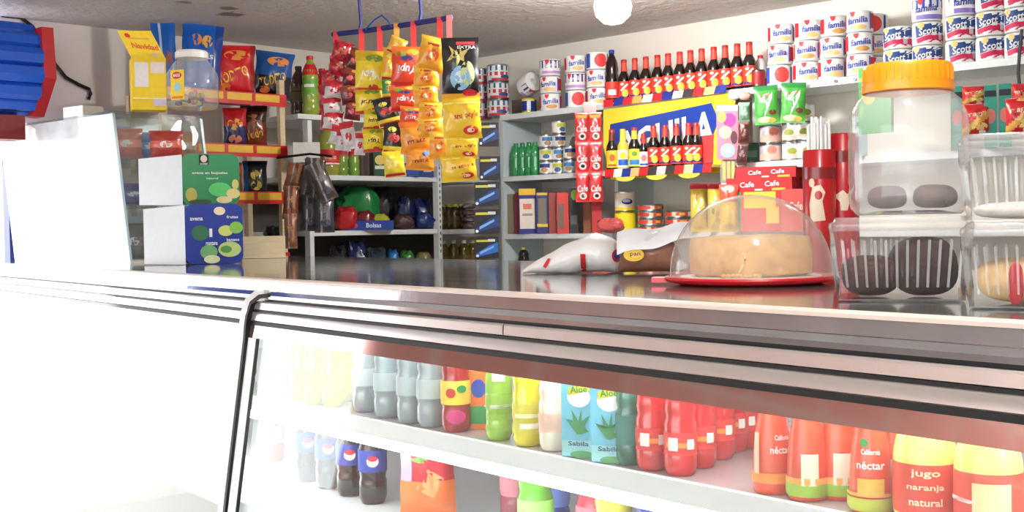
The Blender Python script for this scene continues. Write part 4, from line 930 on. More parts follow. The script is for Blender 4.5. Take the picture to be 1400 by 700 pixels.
def hb_(x0, y0, x1, y1, lay, cols, pat, ds, lab, tilt=0, seed=0): chip(x0, y0, x1, y1, rod_d((x0 + x1) / 2) - .03 - lay * .05, cols, pat, ds, lab, 'snack_packet', .05, seed, None, H, tilt, cat='snack packet')
RN = ['topmost', 'second', 'third', 'fourth', 'lowest']
for i, b in enumerate([(450, 56, 478, 84), (447, 78, 475, 104), (440, 96, 466, 124), (437, 116, 462, 150), (438, 144, 460, 178)]):
    hb_(*b, 0, [(150, 24, 34), (196, 34, 44)], lambda u, v: 1 if (u + v) % .5 < .25 else 0, [('E', 0, .5, .24, .16, (230, 120, 90)), ('E', .1, .7, .1, .06, WHITE)], RN[i] + ' wine-red packet of the leftmost strip', [18, 10, 0, -4, 4][i], i)
for i, b in enumerate([(442, 110, 470, 136), (443, 132, 469, 156), (441, 152, 469, 176), (448, 172, 476, 198)]):
    hb_(*b, 1, WR, half(.62), [('E', 0, .5, .26, .2, (196, 30, 50)), ('E', 0, .5, .12, .09, WHITE), ('E', 0, .86, .3, .07, (170, 30, 44))], ['topmost', 'second', 'third', 'lowest'][i] + ' white and red packet of the left strip', [8, -6, 4, 14][i], 10 + i)
for i, b in enumerate([(470, 66, 494, 96), (466, 92, 492, 120), (468, 116, 496, 142), (470, 138, 492, 164)]):
    hb_(*b, 0, [(96, 24, 30), (140, 60, 40)], half(.6), [('E', -.1, .45, .2, .14, (214, 90, 90)), ('E', .1, .8, .2, .08, (200, 140, 70))], ['topmost', 'second', 'third', 'lowest'][i] + ' maroon packet on the second strip', [20, 12, -10, 8][i], 20 + i)
for i, b in enumerate([(458, 180, 480, 206), (470, 166, 490, 204), (484, 182, 499, 212)]):
    hb_(*b, 1.4, WR, half(.75), [('E', 0, .45, .24, .16, (200, 50, 60))], ['left', 'middle', 'right'][i] + ' of the three white packets at the bottom of the second strip', [6, -10, 4][i], 30 + i)
YU = lambda c, z=.6: ('T', 'Yupi', 0, z, .62, .26, c, 180, .2)
for i, b in enumerate([(484, 70, 528, 128), (486, 120, 526, 156), (496, 150, 528, 178), (497, 174, 527, 208)]):
    hb_(*b, 1, [(236, 208, 40), (220, 180, 30), (200, 60, 40)], lambda u, v: 2 if v < .1 else (1 if v > .75 else 0), [('E', .1, .82, .28, .09, (110, 150, 50)), YU((120, 30, 60) if i else WHITE, .45), ('E', .1, .14, .16, .07, (206, 50, 40))], ['topmost', 'second', 'third', 'lowest'][i] + ' yellow packet on the third strip', [3, -2, 4, -3][i], 40 + i)
for i, (b, c) in enumerate([((526, 50, 550, 74), (240, 180, 60)), ((520, 66, 546, 112), (230, 170, 40)), ((522, 106, 544, 136), (60, 140, 60)), ((518, 132, 550, 172), (24, 20, 20)), ((522, 166, 552, 212), (30, 26, 20)), ((526, 206, 556, 242), (232, 200, 40))]):
    hb_(*b, .4, [c, (226, 200, 60)], lambda u, v: 1 if v < .25 else 0, [('E', 0, .5, .28, .14, (226, 60, 60) if i in (3, 4) else (240, 220, 120)), ('E', -.1, .75, .2, .08, (220, 210, 90)), ('R', 0, .08, .9, .1, (200, 40, 40))], ['small orange packet at the top of the fourth strip', 'yellow-orange packet near the top of the fourth strip', 'small green packet on the fourth strip', 'upper black packet on the fourth strip', 'lower black packet with yellow corner on the fourth strip', 'yellow packet with red hem at the bottom of the fourth strip'][i], [24, 6, 0, -14, 5, -6][i], 50 + i)
for i, b in enumerate([(534, 64, 577, 120), (534, 116, 577, 152), (545, 146, 582, 174)]):
    hb_(*b, 1.2, [(226, 66, 30), (240, 120, 40), (200, 40, 30)], lambda u, v: 1 if v > .82 else (2 if v < .12 else 0), [('E', -.2, .8, .18, .07, (120, 160, 60)), ('E', .2, .86, .2, .08, (236, 180, 60)), YU(WHITE, .45), ('E', 0, .7, .22, .06, (60, 60, 140))], ['top', 'middle', 'bottom'][i] + ' red-orange packet with white lettering', [2, -3, 5][i], 60 + i)
for i, b in enumerate([(548, 166, 594, 210), (554, 200, 594, 233)]):
    hb_(*b, 1.4, [(236, 150, 40), (220, 110, 30)], half(.8), [('E', .2, .7, .16, .12, (60, 110, 170)), ('T', 'maiz', 0, .4, .6, .16, (150, 50, 20), 8)], ['upper', 'lower'][i] + ' orange packet hanging below the red-orange ones', [-3, 4][i], 70 + i)
for i, b in enumerate([(566, 50, 606, 98), (564, 90, 601, 122), (566, 114, 601, 146), (570, 138, 604, 168), (572, 160, 608, 188), (586, 180, 614, 218)]):
    hb_(*b, 2, [(238, 160, 36), (250, 190, 60)], half(.7), [('E', 0, .45, .24, .2, (226, 90, 40)), ('E', 0, .45, .12, .09, (250, 220, 150)), ('R', 0, .76, .5, .07, (190, 60, 30))], ['topmost', 'second', 'third', 'fourth', 'fifth', 'lowest'][i] + ' orange packet on the strip beside the black bag', [14, 4, -4, 6, -3, 2][i], 80 + i)
hb_(604, 52, 656, 134, 1.6, [(22, 20, 22)], None, [('P', [(-.3, .86), (-.12, .76), (-.02, .92), (.04, .76), (.28, .82), (.1, .68), (.24, .56), (0, .62), (-.1, .5), (-.14, .64), (-.38, .6), (-.22, .72)], (226, 206, 120)), ('E', .0, .32, .28, .2, (150, 196, 230)), ('E', .2, .4, .2, .2, (206, 220, 150)), ('E', .0, .34, .16, .1, (230, 240, 250)), ('R', .15, .9, .5, .06, (220, 60, 70)), ('T', 'EXTRA', .18, .83, .5, .05, WHITE), ('E', .25, .08, .2, .06, (206, 40, 50))], 'large black snack packet with a blue flower print', 0, 90)
SN = [('T', "snacky's", .12, .5, .66, .17, (190, 40, 40), 6), ('E', .22, .18, .2, .1, (214, 40, 44)), ('E', .22, .18, .1, .05, (250, 230, 200)), ('R', 0, .78, .9, .04, (250, 230, 120))]
for i, b in enumerate([(606, 128, 660, 190), (608, 184, 654, 216), (604, 208, 654, 248)]):
    hb_(*b, 1.5, [(246, 196, 40), (236, 170, 30)], half(.85), SN, ['upper', 'middle', 'lower'][i] + ' yellow packet with red lettering below the black one', [-2, 3, -4][i], 92 + i)
# dark strips hanging from the rack post
for i, (b, c, l, t_) in enumerate([((386, 222, 410, 262), (130, 70, 36), 'upper brown nut packet hanging left of the dark cluster', 14), ((386, 254, 408, 300), (110, 56, 30), 'middle brown nut packet hanging left of the dark cluster', 3), ((389, 292, 407, 340), (120, 74, 46), 'lowest brown nut packet hanging left of the dark cluster', 0),
                           ((404, 216, 432, 272), (72, 56, 54), 'silver-brown packet at the left of the hanging dark cluster', 16), ((420, 216, 446, 270), (56, 46, 46), 'dark packet at the middle of the hanging cluster', -2), ((438, 218, 464, 274), (64, 54, 50), 'silver-brown packet at the right of the hanging dark cluster', -22), ((410, 262, 436, 316), (44, 44, 54), 'blue-black packet low left in the hanging cluster', 2), ((430, 264, 458, 318), (50, 52, 62), 'blue-black packet low right in the hanging cluster', 0)]):
    chip(*b, 5.45 - .03 * (i % 3), [c, tuple(min(255, v + 60) for v in c), (150, 140, 140)], lambda u, v: 2 if .3 < u < .4 else (1 if .6 < u < .8 and v > .2 else 0), [('E', 0, .6, .25, .1, (170, 120, 70) if i < 3 else (110, 100, 100)), ('E', .05, .25, .25, .1, (150, 90, 50) if i < 3 else (80, 84, 100))], l, 'nut_packet', .06, 100 + i, None, 'dark packets hanging by the rack', t_, cat='snack packet')
p = on_depth(424, 214, 5.42)
put([('hook', MB().tube([Vector((-.15, .02, -.004)), Vector((0, 0, .012)), Vector((.1, .0, .0))], .006, 6).mesh('hook', [M((60, 60, 64), 'metal')]))], 'wire_hook', 'grey wire hook from which the dark packets hang', 'hook', p, face(p))
# ================================================================== CORNER SHELVES (left wall)
def ls(x, y, z, dy=.12): q = on_plane(x, y, NL, FB + dy); return Vector((q.x, q.y, z + .001))
def lbox(x0, x1, yt, zsh, col, lab, ds=(), dy=.1, dep=.1, name='carton_box', cat='box', ybase=None, side=None, group=None, up=0):
    q = ls((x0 + x1) / 2, yt, zsh, dy); k = q.y / F; w = (x1 - x0) * k * 1.05; h = on_plane((x0 + x1) / 2, yt, NL, FB + dy).z - zsh - up
    q.z += up
    return put(carton(w, dep, max(.02, h), col, nd(ds, w, h), side), name, lab, cat, q, face(q), group)
def lbag(x0, x1, yt, zsh, col, lab, dy=.1, seed=0, kind='foil', up=0, dep=.14, name='plastic_bag', cat='bag', pw=3.4):
    q = ls((x0 + x1) / 2, yt, zsh, dy); k = q.y / F; w = (x1 - x0) * k; h = on_plane((x0 + x1) / 2, yt, NL, FB + dy).z - zsh - up
    q.z += up
    return put([('sack', blob(w, dep, max(.03, h), col, kind, seed, z=0, pw=pw))], name, lab, cat, q, face(q))
soda2 = bottle_kit(.043, .30, (150, 170, 60), (206, 30, 40), (.35, .62, (120, 170, 60)), [('R', 0, .5, .05, .05, WHITE)], (.68, .86, (206, 30, 40)))
put(soda2, 'soda_bottle', 'tall green soda bottle with red shoulders on the left top shelf', 'bottle', ls(425, 150, LS1, .1), 0)
put(bottle_kit(.043, .26, (90, 60, 50), (60, 40, 36), (.3, .6, (110, 90, 60))), 'soda_bottle', 'dim brown bottle at the left end of the top shelf', 'bottle', ls(409, 150, LS1, .2), 0)
put(bottle_kit(.043, .26, (196, 30, 40), (196, 30, 40), (.1, .5, (206, 34, 40))), 'soda_bottle', 'red bottle on the left top shelf, right of the green one', 'bottle', ls(441, 150, LS1, .2), 0)
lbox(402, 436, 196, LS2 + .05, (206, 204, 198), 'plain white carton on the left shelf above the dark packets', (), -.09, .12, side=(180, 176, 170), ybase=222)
put(bottle_kit(.055, .262, (150, 160, 60), (206, 30, 40), (.18, .5, (206, 40, 46)), [('T', 'cola', 0, .34, .06, .1, (240, 200, 190), 90)]), 'soda_bottle', 'large bottle with red label on the left shelf behind the hanging packets', 'bottle', ls(450, 236, LS2, .1), 0)
for i, x in enumerate((468, 484)): put(bottle_kit(.03, .17, (120, 160, 60), (200, 30, 40), (.6, .9, (190, 40, 44))) if i == 0 else sm_, 'soda_bottle', ['left', 'right'][i] + ' of the two small green bottles on the left shelf', 'bottle', ls(x, 236, LS2, .08), 0, 'small green bottles'); sm_ = bottle_kit(.03, .17, (120, 160, 60), (200, 30, 40), (.6, .9, (190, 40, 44)))
lbox(488, 512, 196, LS2, (60, 44, 34), 'dark brown carton on the left shelf', [('R', -.2, .5, .1, .9, (90, 70, 54)), ('R', .15, .5, .1, .9, (90, 70, 54))], .12)
lbox(511, 528, 208, LS2, (30, 70, 50), 'dark green box with pale label under the black packets', [('E', 0, .65, .4, .2, (220, 200, 110)), ('R', 0, .35, .8, .14, (220, 226, 210))], .04)
lbox(531, 547, 222, LS2, (170, 30, 36), 'small red box under the hanging yellow packet', [('E', 0, .7, .4, .2, (236, 206, 60))], .04)
lbox(548, 572, 224, LS2, (24, 70, 150), 'left blue box at the right end of the left shelf', [('R', 0, .6, .6, .2, (60, 120, 200))], .04)
lbox(572, 592, 224, LS2, (20, 50, 120), 'right blue box with fine print beside the post', [('R', .1, .6, .5, .08, (190, 200, 220)), ('R', .1, .4, .5, .08, (170, 190, 220))], .04)
lbox(472, 536, 302, LS3, (20, 60, 150), 'flat blue box at the front of the middle left shelf', [('T', 'Bolsas', .1, .5, .3, .5, (220, 226, 240)), ('E', -.3, .5, .08, .3, (200, 60, 80))], .03, .14)
lbag(458, 488, 282, LS3, (190, 24, 34), 'red plastic pack on the middle left shelf', .08, 11)
lbag(482, 512, 288, LS3, (120, 26, 34), 'maroon plastic pack right of the red pack', .14, 12)
lbag(460, 518, 254, LS3, (20, 130, 60), 'big crumpled green plastic bag on the middle left shelf', .26, 13, dep=.2)
lbag(505, 532, 292, LS3, (190, 190, 50), 'yellow-green plastic pack beside the maroon pack', .17, 14)
for i, (x0, x1, yt, dy, c, l) in enumerate([(502, 540, 256, .38, (26, 28, 36), 'black plastic bundle at the back of the middle shelf'), (540, 566, 268, .2, (28, 36, 80), 'navy bundle left in the pile near the post'), (566, 589, 270, .2, (24, 36, 96), 'navy bundle right in the pile near the post'), (538, 566, 292, .08, (70, 40, 44), 'dark maroon bundle in front of the navy pile'), (566, 594, 290, .08, (22, 40, 104), 'blue bundle in front of the navy pile')]):
    lbag(x0, x1, yt, LS3, c, l, dy, 20 + i, dep=.12, pw=3)
BT = EZ - .27
for i, (x0, x1, yt, c, l) in enumerate([(450, 472, 336, (40, 36, 40), 'dark bundle at the left of the bottom shelf'), (476, 500, 328, (34, 44, 90), 'dark blue pack standing on the bottom shelf'), (500, 528, 338, (50, 60, 70), 'grey-blue bundle on the bottom shelf'), (528, 546, 341, (40, 120, 190), 'bright blue pack on the bottom shelf'), (546, 566, 342, (70, 140, 60), 'green pack on the bottom shelf'), (566, 592, 344, (120, 110, 60), 'olive pack on the bottom shelf by the post')]):
    lbag(x0, x1, yt, BT, c, l, .1, 30 + i)
oil = bottle_kit(.032, .14, (70, 58, 14), (190, 180, 30), (.2, .5, (90, 76, 26)))
for i, x in enumerate((604, 613, 622, 631)):
    put(oil, 'oil_bottle', ['leftmost', 'second', 'third', 'rightmost'][i] + ' yellow-capped oil bottle in the corner bay', 'bottle', ls(x, 312, LS3 - .005, .1 + .02 * (i % 2)), 0, 'oil bottles in the corner bay')
for i, y in enumerate((0, 1, 2, 3)):
    q = ls(641, 312, LS3 - .005, .06); q.z += i * .037
    put([('pack', blob(.075, .09, .035, (110, 88, 84), 'foil', 40 + i, z=0, pw=3))], 'brown_pack', ['lowest', 'second lowest', 'third', 'topmost'][i] + ' pack of the small brown stack in the corner bay', 'pack', q, 0, 'brown packs in the corner bay')
amb = bottle_kit(.034, .17, (96, 78, 20), (226, 226, 190), (.2, .5, (110, 84, 30)))
for i, x in enumerate((606, 620, 634, 646)): put(amb, 'sauce_bottle', ['leftmost', 'second', 'third', 'rightmost'][i] + ' amber bottle on the bottom shelf of the corner bay', 'bottle', ls(x, 340, EZ - .25, .1 + .02 * (i % 2)), 0, 'amber bottles')
for i, (x0, y0, x1, y1, c) in enumerate([(655, 168, 682, 200, (30, 56, 110)), (656, 214, 684, 246, (20, 44, 100)), (649, 249, 683, 282, (26, 60, 120)), (649, 286, 683, 320, (22, 56, 120)), (650, 324, 682, 353, (30, 100, 190))]):
    q = on_depth((x0 + x1) / 2, y1, 6.0 - .02 * i); k = q.y / F; w, h = (x1 - x0) * k, (y1 - y0) * k
    put(carton(w, .03, h, (16, 18, 30), nd([('P', [(-.48, .05), (.48, .3), (.48, .75), (.1, .6), (-.48, .2)], c), ('R', -.2, .82, .5, .1, (206, 200, 70)), ('R', .2, .84, .3, .12, (200, 206, 210)), ('E', -.4, .12, .06, .06, WHITE), ('P', [(-.3, .3), (.3, .6), (.3, .5), (-.3, .18)], (120, 170, 226))], w, h), (12, 20, 50)), 'razor_card', ['topmost', 'second', 'third', 'fourth', 'lowest'][i] + ' blue and black blister card of the strip hanging at the corner', 'pack', q, face(q), 'blister cards at the corner')
# ================================================================== FAR WALL SHELVES
def rs(x, y, z, a): q = on_plane(x, y, NR, a); return Vector((q.x, q.y, z + .001))
RG = 'toilet rolls on the top shelf'
def stack(x, styles, a, where, z=SH1, yref=90, dz=None, jit=0):
    nm = {1: ['single'], 2: ['lower', 'upper'], 3: ['lowest', 'middle', 'topmost']}[len(styles)]
    zz = z
    for i, s_ in enumerate(styles):
        kind = {0: 'blue-lettered roll with red heart', 1: 'blue-lettered roll with tan swoosh', 2: 'heart-print white roll', 3: 'roll with a big red disc', 4: 'purple-banded roll', 5: 'blue and pink wrapped roll', 6: 'blue-banded white roll'}[s_]
        q = rs(x + ((i * 37) % 5 - 2) * jit, yref, zz, a)
        put(roll_kit(s_), 'toilet_roll', '%s, %s of %s' % (kind, nm[i], where), 'toilet roll', q, face(q) + ((i * 53 + int(x)) % 7 - 3) * .09, RG)
        zz += (.088 if s_ < 5 else .092) + .001
stack(752, (1, 0, 4), 4.53, 'first column left of cola'); stack(787, (3, 4, 0), 4.53, 'second column left of cola'); stack(816, (0, 0, 3), 4.53, 'column touching the cola')
stack(1067, (3, 0, 0), 4.53, 'column beside the beers', jit=.8); stack(1104, (0, 1, 0), 4.53, 'second column past the beers', jit=.8)
stack(1139, (0, 0, 1), 4.53, 'third column past the beers', jit=1); stack(1176, (0, 1, 0), 4.51, 'column above the green card')
stack(1196, (1, 2, 3), 4.63, 'half-hidden rear column'); stack(1228, (5, 5), 4.54, 'two-roll column')
stack(1268, (5, 5, 6), 4.53, 'column above the orange lid'); stack(1314, (5, 5, 6), 4.50, 'column right of orange lid'); stack(1356, (5, 5, 5), 4.50, 'second last column'); stack(1396, (5, 5, 5), 4.50, 'right edge column')
tin = can_kit(.06, .093, (226, 226, 226), (170, 170, 176), ('R', 0, .072, .2, .026, (24, 90, 130)), ('R', 0, .042, .2, .02, (196, 40, 44)), ('E', .02, .024, .03, .012, (30, 80, 140)), ('R', -.01, .012, .1, .012, (200, 50, 50)))
for i in range(3):
    put(tin, 'milk_tin', ['lowest', 'middle', 'topmost'][i] + ' of the three big striped tins at the left end of the top shelf', 'tin', rs(681, 120, SH1 + i * .094, 4.54), face(rs(681, 120, 0, 4.54)) + .2 * i, 'striped tins')
for i in range(3):
    put(tin, 'milk_tin', ['lowest', 'middle', 'topmost'][i] + ' of the striped tins stacked behind the hanging packets', 'tin', rs(657, 120, SH1 + i * .094, 4.58), 0.5, 'striped tins')
# loosely lying roll and small can
q = rs(716, 110, SH1 + .145, 4.58)
put(roll_kit(4), 'toilet_roll', 'purple-banded roll tipped on its side behind the small blue can', 'toilet roll', q + Vector((0, 0, 0)), face(q) + .7, RG, rx=math.radians(70))
q = rs(716, 110, SH1, 4.64)
put(carton(.1, .09, .09, (90, 80, 76)), 'grey_box', 'dim grey box under the tipped roll', 'box', q, ROT_R)
put(can_kit(.033, .075, (24, 44, 140), (214, 196, 60), ('R', .004, .037, .02, .05, (220, 226, 236)), ('R', 0, .066, .1, .012, (226, 210, 90))), 'small_can', 'small blue can with yellow rim at the shelf edge', 'can', rs(722, 140, SH1, 4.50), face(rs(722, 140, 0, 4.5)))
put(bottle_kit(.034, .262, (30, 12, 10), (40, 60, 150), (.05, .4, (216, 60, 50)), [('R', 0, .2, .04, .1, (240, 230, 220))]), 'cola_bottle', 'dark cola bottle with blue cap at the head of the beer row', 'bottle', rs(837, 130, SH1, 4.50), face(rs(837, 130, 0, 4.5)))
for i, x in enumerate((853.5, 868.5, 883.5, 899.4, 914, 930, 944.5, 960, 976.5, 992, 1008.6, 1025)):
    q = rs(x, 120, SH1, 4.495); put(beer_kit(0), 'beer_bottle', ORD[i] + ' beer bottle from the left in the top-shelf row', 'bottle', q, face(q), 'beer row on the top shelf')
put(bottle_kit(.03, .15, (200, 196, 196), (196, 40, 50), (.0, .3, (190, 30, 40))), 'sauce_bottle', 'small clear bottle with red base at the end of the beer row', 'bottle', rs(1040, 115, SH1, 4.56), 0)
put(can_kit(.03, .075, (150, 24, 30), (110, 100, 96)), 'small_can', 'small dark red can next to the last beer bottle', 'can', rs(1037, 118, SH1, 4.49), 0)
# ---- beer display
DA = 4.452
def dpt(x, y, a=DA): q = on_plane(x, y, NR, a); return (q.dot(-NL), q.z)       # (along the wall, height)
dorg = ab(DA, 0, 0)
dsp = thing('beer_display', 'blue and yellow cardboard beer display hung under the top shelf', 'display', dorg, ROT_R)
def dpoly(name, pts, mat, y0, y1, a=DA): return obj(name, MB().prism_y([dpt(x, y, a) for x, y in pts][::-1], y0, y1).mesh(name, [mat], False), dsp)
dpoly('yellow_board', [(826, 150), (1008, 126), (1004, 150), (990, 212), (985, 236), (836, 246), (826, 200)], M((236, 208, 50), 'plastic'), -.006, -.001)
dpoly('blue_panel', [(836, 170), (974, 141), (984, 165), (974, 190), (976, 226), (832, 238)], M((22, 58, 150), 'plastic'), -.010, -.0065)
lt = MB(); vs, fs = text_geo('AGUILA', 0, .03)
c0, c1 = dpt(846, 200), dpt(979, 176); hh0, hh1 = .11, .155
for x, y in vs:
    f = x + .5; bx = c0[0] + (c1[0] - c0[0]) * f; bz = c0[1] + .01 + (c1[1] - c0[1]) * f; lt.v.append((bx, -.0115, bz + y * (hh0 + (hh1 - hh0) * f)))
for f in fs: lt.face(f)
obj('lettering', lt.mesh('lettering', [M((226, 226, 220), 'paper')], False), dsp)
def strip(pts0, pts1, a, y, h, nm):
    (x0, z0), (x1, z1) = dpt(*pts0, a), dpt(*pts1, a); n = 12
    cols = [(214, 36, 40), (30, 50, 140), (214, 36, 40), (240, 170, 90), (236, 226, 220), (214, 36, 40), (30, 50, 140), (206, 200, 200), (60, 50, 50), (214, 36, 40), (236, 190, 120), (30, 50, 140)]
    for i in range(n):
        f0, f1 = i / n, (i + 1) / n; A, B = (x0 + (x1 - x0) * f0, z0 + (z1 - z0) * f0), (x0 + (x1 - x0) * f1 - .001, z0 + (z1 - z0) * f1); sk = .012 if i % 3 else 0
        obj(nm, MB().prism_y([(A[0], A[1] - h), (B[0], B[1] - h), (B[0] + sk, B[1]), (A[0] + sk, A[1])], y, y + .004).mesh(nm, [M(cols[i], 'paper')], False), dsp)
strip((826, 137), (992, 116), DA - .02, -.026, .034, 'price_card')
za = on_plane(905, 229, NR, 4.36).z
xl, xr = dpt(832, 230, 4.36)[0], dpt(978, 230, 4.36)[0]
obj('lower_shelf', MB().box(xl, xr, -.115, -.011, za - .012, za).mesh('lower_shelf', [M((240, 226, 120), 'plastic')], False), dsp)
cols = [(214, 36, 40), (236, 226, 220), (30, 50, 140), (240, 180, 120), (214, 36, 40), (60, 50, 50), (206, 200, 200), (60, 50, 50), (214, 36, 40), (240, 200, 150), (30, 50, 140), (214, 36, 40)]
for i in range(12):
    a_, b_ = xl + (xr - xl) * i / 12, xl + (xr - xl) * (i + 1) / 12 - .001
    obj('price_card', MB().prism_y([(a_, za - .034), (b_, za - .034), (b_ + (.008 if i < 11 else 0), za + .004), (a_ + (.008 if i else 0), za + .004)], -.121, -.116).mesh('price_card', [M(cols[i], 'paper')], False), dsp)
for i in range(3):
    cx = xl + (xr - xl) * (.2 + .3 * i)
    obj('scallop', MB().prism_y([(cx + .06 * math.cos(math.pi + math.pi * j / 8), za - .035 + .022 * math.sin(math.pi + math.pi * j / 8)) for j in range(9)], -.119, -.117).mesh('scallop', [M((236, 214, 80), 'plastic')], False), dsp)
for i, (x, v) in enumerate(((837, 1), (852, 2), (867.6, 3), (880.5, 4), (894, 0), (909.6, 0), (925.5, 0), (942, 0), (952, 0))):
    lab = ['yellow-labelled dark bottle, first on the beer display', 'pale golden bottle with blue label on the beer display', 'bottle with lime-yellow neck label on the beer display', 'white-labelled small bottle on the beer display', 'fifth bottle on the beer display, under the letter U', 'sixth bottle on the beer display', 'seventh bottle on the beer display', 'eighth bottle on the beer display', 'last bottle at the right of the beer display'][i]
    a_ = 4.375 if i % 2 == 0 else 4.395; 
    if i == 8: a_ = 4.415
    q = rs(x, 226, za, a_); put(beer_kit(v), 'beer_bottle', lab, 'bottle', q, face(q), 'bottles on the beer display', sc=(.95, .95, .95) if i != 3 else (.8, .8, .8))
dpoly('red_side_print', [(962, 186), (978, 184), (976, 222), (963, 224)], M((210, 60, 60), 'paper'), -.0125, -.0105)
# ---- hanging red sachet sheet
q = on_plane(806, 276, NR, 4.40); k = q.y / F; w, h = 37 * k, 122 * k
hs = thing('red_sachet_sheet', 'long red sachet sheet hanging in front of the shelves', 'sachets', q, face(q) + .02)
for r_ in range(3):
    for c_ in range(2):
        w2, h2_ = w / 2, h / 3
        kit = bag(w2, h2_, .018, None, [(206, 30, 36)], nd([('T', 'Cafe', 0, .45, .8, .22, WHITE, 5, .1), ('E', .05, .2, .28, .12, (236, 226, 220)), ('E', .05, .2, .16, .06, (30, 20, 20))] + ([('R', 0, .86, .8, .1, (240, 160, 40))] if r_ == 2 else []), w2, h2_), 7 + r_ * 2 + c_)
        o = obj('sachet', kit[0][1], hs, ((c_ - .5) * w2, 0, r_ * h2_))
        for n, me in kit[1:]: obj(n, me, o)
obj('hanger_tab', MB().box(-.02 * 1, .04, -.004, 0, h, h + 14 * k).mesh('hanger_tab', [M((200, 30, 36), 'plastic')], False), hs)
# ---- second shelf, first bay
gb = bottle_kit(.031, .175, (40, 140, 80), (40, 130, 70), None, [('R', 0, .4, .012, .3, (150, 210, 170))])
for i, (x, a_) in enumerate(((706, 4.50), (715, 4.50), (724, 4.50), (732, 4.50))):
    q = rs(x, 240, SH2, a_); put(gb, 'green_bottle', ['leftmost', 'second', 'third', 'rightmost'][i] + ' of the four small green bottles on the middle shelf', 'bottle', q, 0, 'small green bottles on the middle shelf')
mk = [can_kit(.036, .068, c, (190, 190, 194), ('R', 0, .045, .06, .02, d), ('E', 0, .024, .018, .012, e_)) for c, d, e_ in (((230, 230, 226), (40, 60, 130), (190, 140, 90)), ((236, 232, 220), (190, 190, 60), (60, 100, 160)), ((220, 226, 230), (60, 120, 180), (160, 130, 90)))]
for i, (x, n_, a_) in enumerate(((747, 3, 4.50), (765, 4, 4.54), (780, 2, 4.50))):
    for j in range(n_):
        q = rs(x, 240, SH2 + j * .069, a_); put(mk[(i + j) % 3], 'food_can', '%s can of the %s can column on the middle shelf' % (['lowest', 'second', 'third', 'fourth'][j], ['left', 'tall centre', 'right'][i]), 'can', q, face(q) + .3 * j - .3, 'small cans on the middle shelf')
put(bottle_kit(.03, .21, (120, 130, 130), (226, 226, 226), (.1, .4, (200, 200, 200))), 'grey_bottle', 'grey bottle with white cap beside the red sachet sheet', 'bottle', rs(786, 236, SH2, 4.58), 0)
def rbox(x0, x1, yt, zsh, a, col, lab, ds=(), dep=.1, name='carton_box', cat='box', side=None, rz=None, up=0, group=None):
    q = rs((x0 + x1) / 2, yt, zsh, a); k = q.y / F; w = (x1 - x0) * k * (1.0 if rz is None else 1.2); h = on_plane((x0 + x1) / 2, yt, NR, a).z - zsh - up
    q.z += up
    return put(carton(w, dep, h, col, nd(ds, w, h), side), name, lab, cat, q, face(q) if rz is None else rz, group)
rbox(692, 704, 266, SH3, 4.54, (120, 104, 82), 'brown cardboard box at the left end of the lower shelf', dep=.12)
rbox(704, 710, 264, SH3, 4.52, (150, 26, 50), 'narrow crimson box on the lower shelf')
rbox(709, 732, 258, SH3, 4.50, (36, 44, 130), 'blue box with cream front and yellow top on the lower shelf', [('R', 0, .44, .9, .66, (236, 222, 206)), ('R', 0, .92, .98, .14, (240, 196, 40)), ('R', 0, .6, .5, .12, (226, 120, 90)), ('R', 0, .42, .6, .05, (150, 150, 150))], side=(30, 36, 120))
rbox(733, 749, 263, SH3, 4.51, (40, 44, 120), 'open dark blue box with yellow rims', [('R', 0, .55, .7, .6, (120, 112, 96)), ('R', 0, .95, .9, .06, (230, 190, 50)), ('R', 0, .2, .9, .08, (230, 200, 60))])
rbox(750, 760, 264, SH3, 4.52, (150, 60, 50), 'brown-red carton side on the lower shelf')
rbox(761, 777, 264, SH3, 4.50, (206, 56, 48), 'red cut-open display carton on the lower shelf', [('R', -.15, .42, .5, .62, (110, 90, 74))])
rbox(778, 790, 258, SH3, 4.52, (28, 30, 34), 'black box with green top on the lower shelf', [('E', .1, .85, .4, .12, (160, 180, 70)), ('R', 0, .3, .7, .2, (110, 110, 110))])
rbox(797, 808, 276, SH3, 4.55, (130, 70, 44), 'brown box below the red sachet sheet'); rbox(809, 822, 274, SH3, 4.52, (190, 40, 40), 'red box below the red sachet sheet')
q = rs(716, 352, EZ - .23, 4.52)
put(bottle_kit(.03, .11, (30, 30, 30), (200, 200, 40)), 'dark_bottle', 'dark bottle with yellow cap low behind the counter', 'bottle', q, 0)
part_slab(u1, 'shelf_board', FA, WALL_R - e, b835, b683 - .021, EZ - .255, EZ - .23, shelf_m)
# ---- lower shelf, middle: tubs, tins, bags
A3 = 4.52
q = rs(855, 317, SH3, A3); k = q.y / F
ty = put(can_kit(14.5 * k, 29 * k, (244, 226, 40), (244, 232, 90)), 'margarine_tub', 'yellow tub at the bottom of the pair below the beer display', 'tub', q, face(q))
put(can_kit(14 * k, 27 * k, (236, 226, 206), (240, 236, 230), ('E', .012, 13 * k, .028, .014, (30, 40, 110)), ('E', .008, 14 * k, .02, .008, (190, 206, 230)), ('R', 0, 3.5 * k, .12, .014, (240, 210, 60))), 'margarine_tub', 'cream tub with blue oval stacked on the yellow tub', 'tub', q + Vector((0, 0, 29 * k + .001)), face(q))
tun = can_kit(.062, .033, (214, 60, 40), (196, 200, 204), ('R', -.01, .0165, .02, .016, (240, 200, 170)), ('R', .03, .0165, .03, .012, (240, 150, 60)), ('R', .075, .0165, .03, .02, (226, 226, 220)))
for i in range(4):
    q = rs(890, 318, SH3 + .0 + i * .034, A3); put(tun, 'tuna_tin', ['lowest', 'second', 'third', 'topmost'][i] + ' of the tall stack of red flat tins', 'tin', q, face(q) + .1 * i, 'red flat tins')
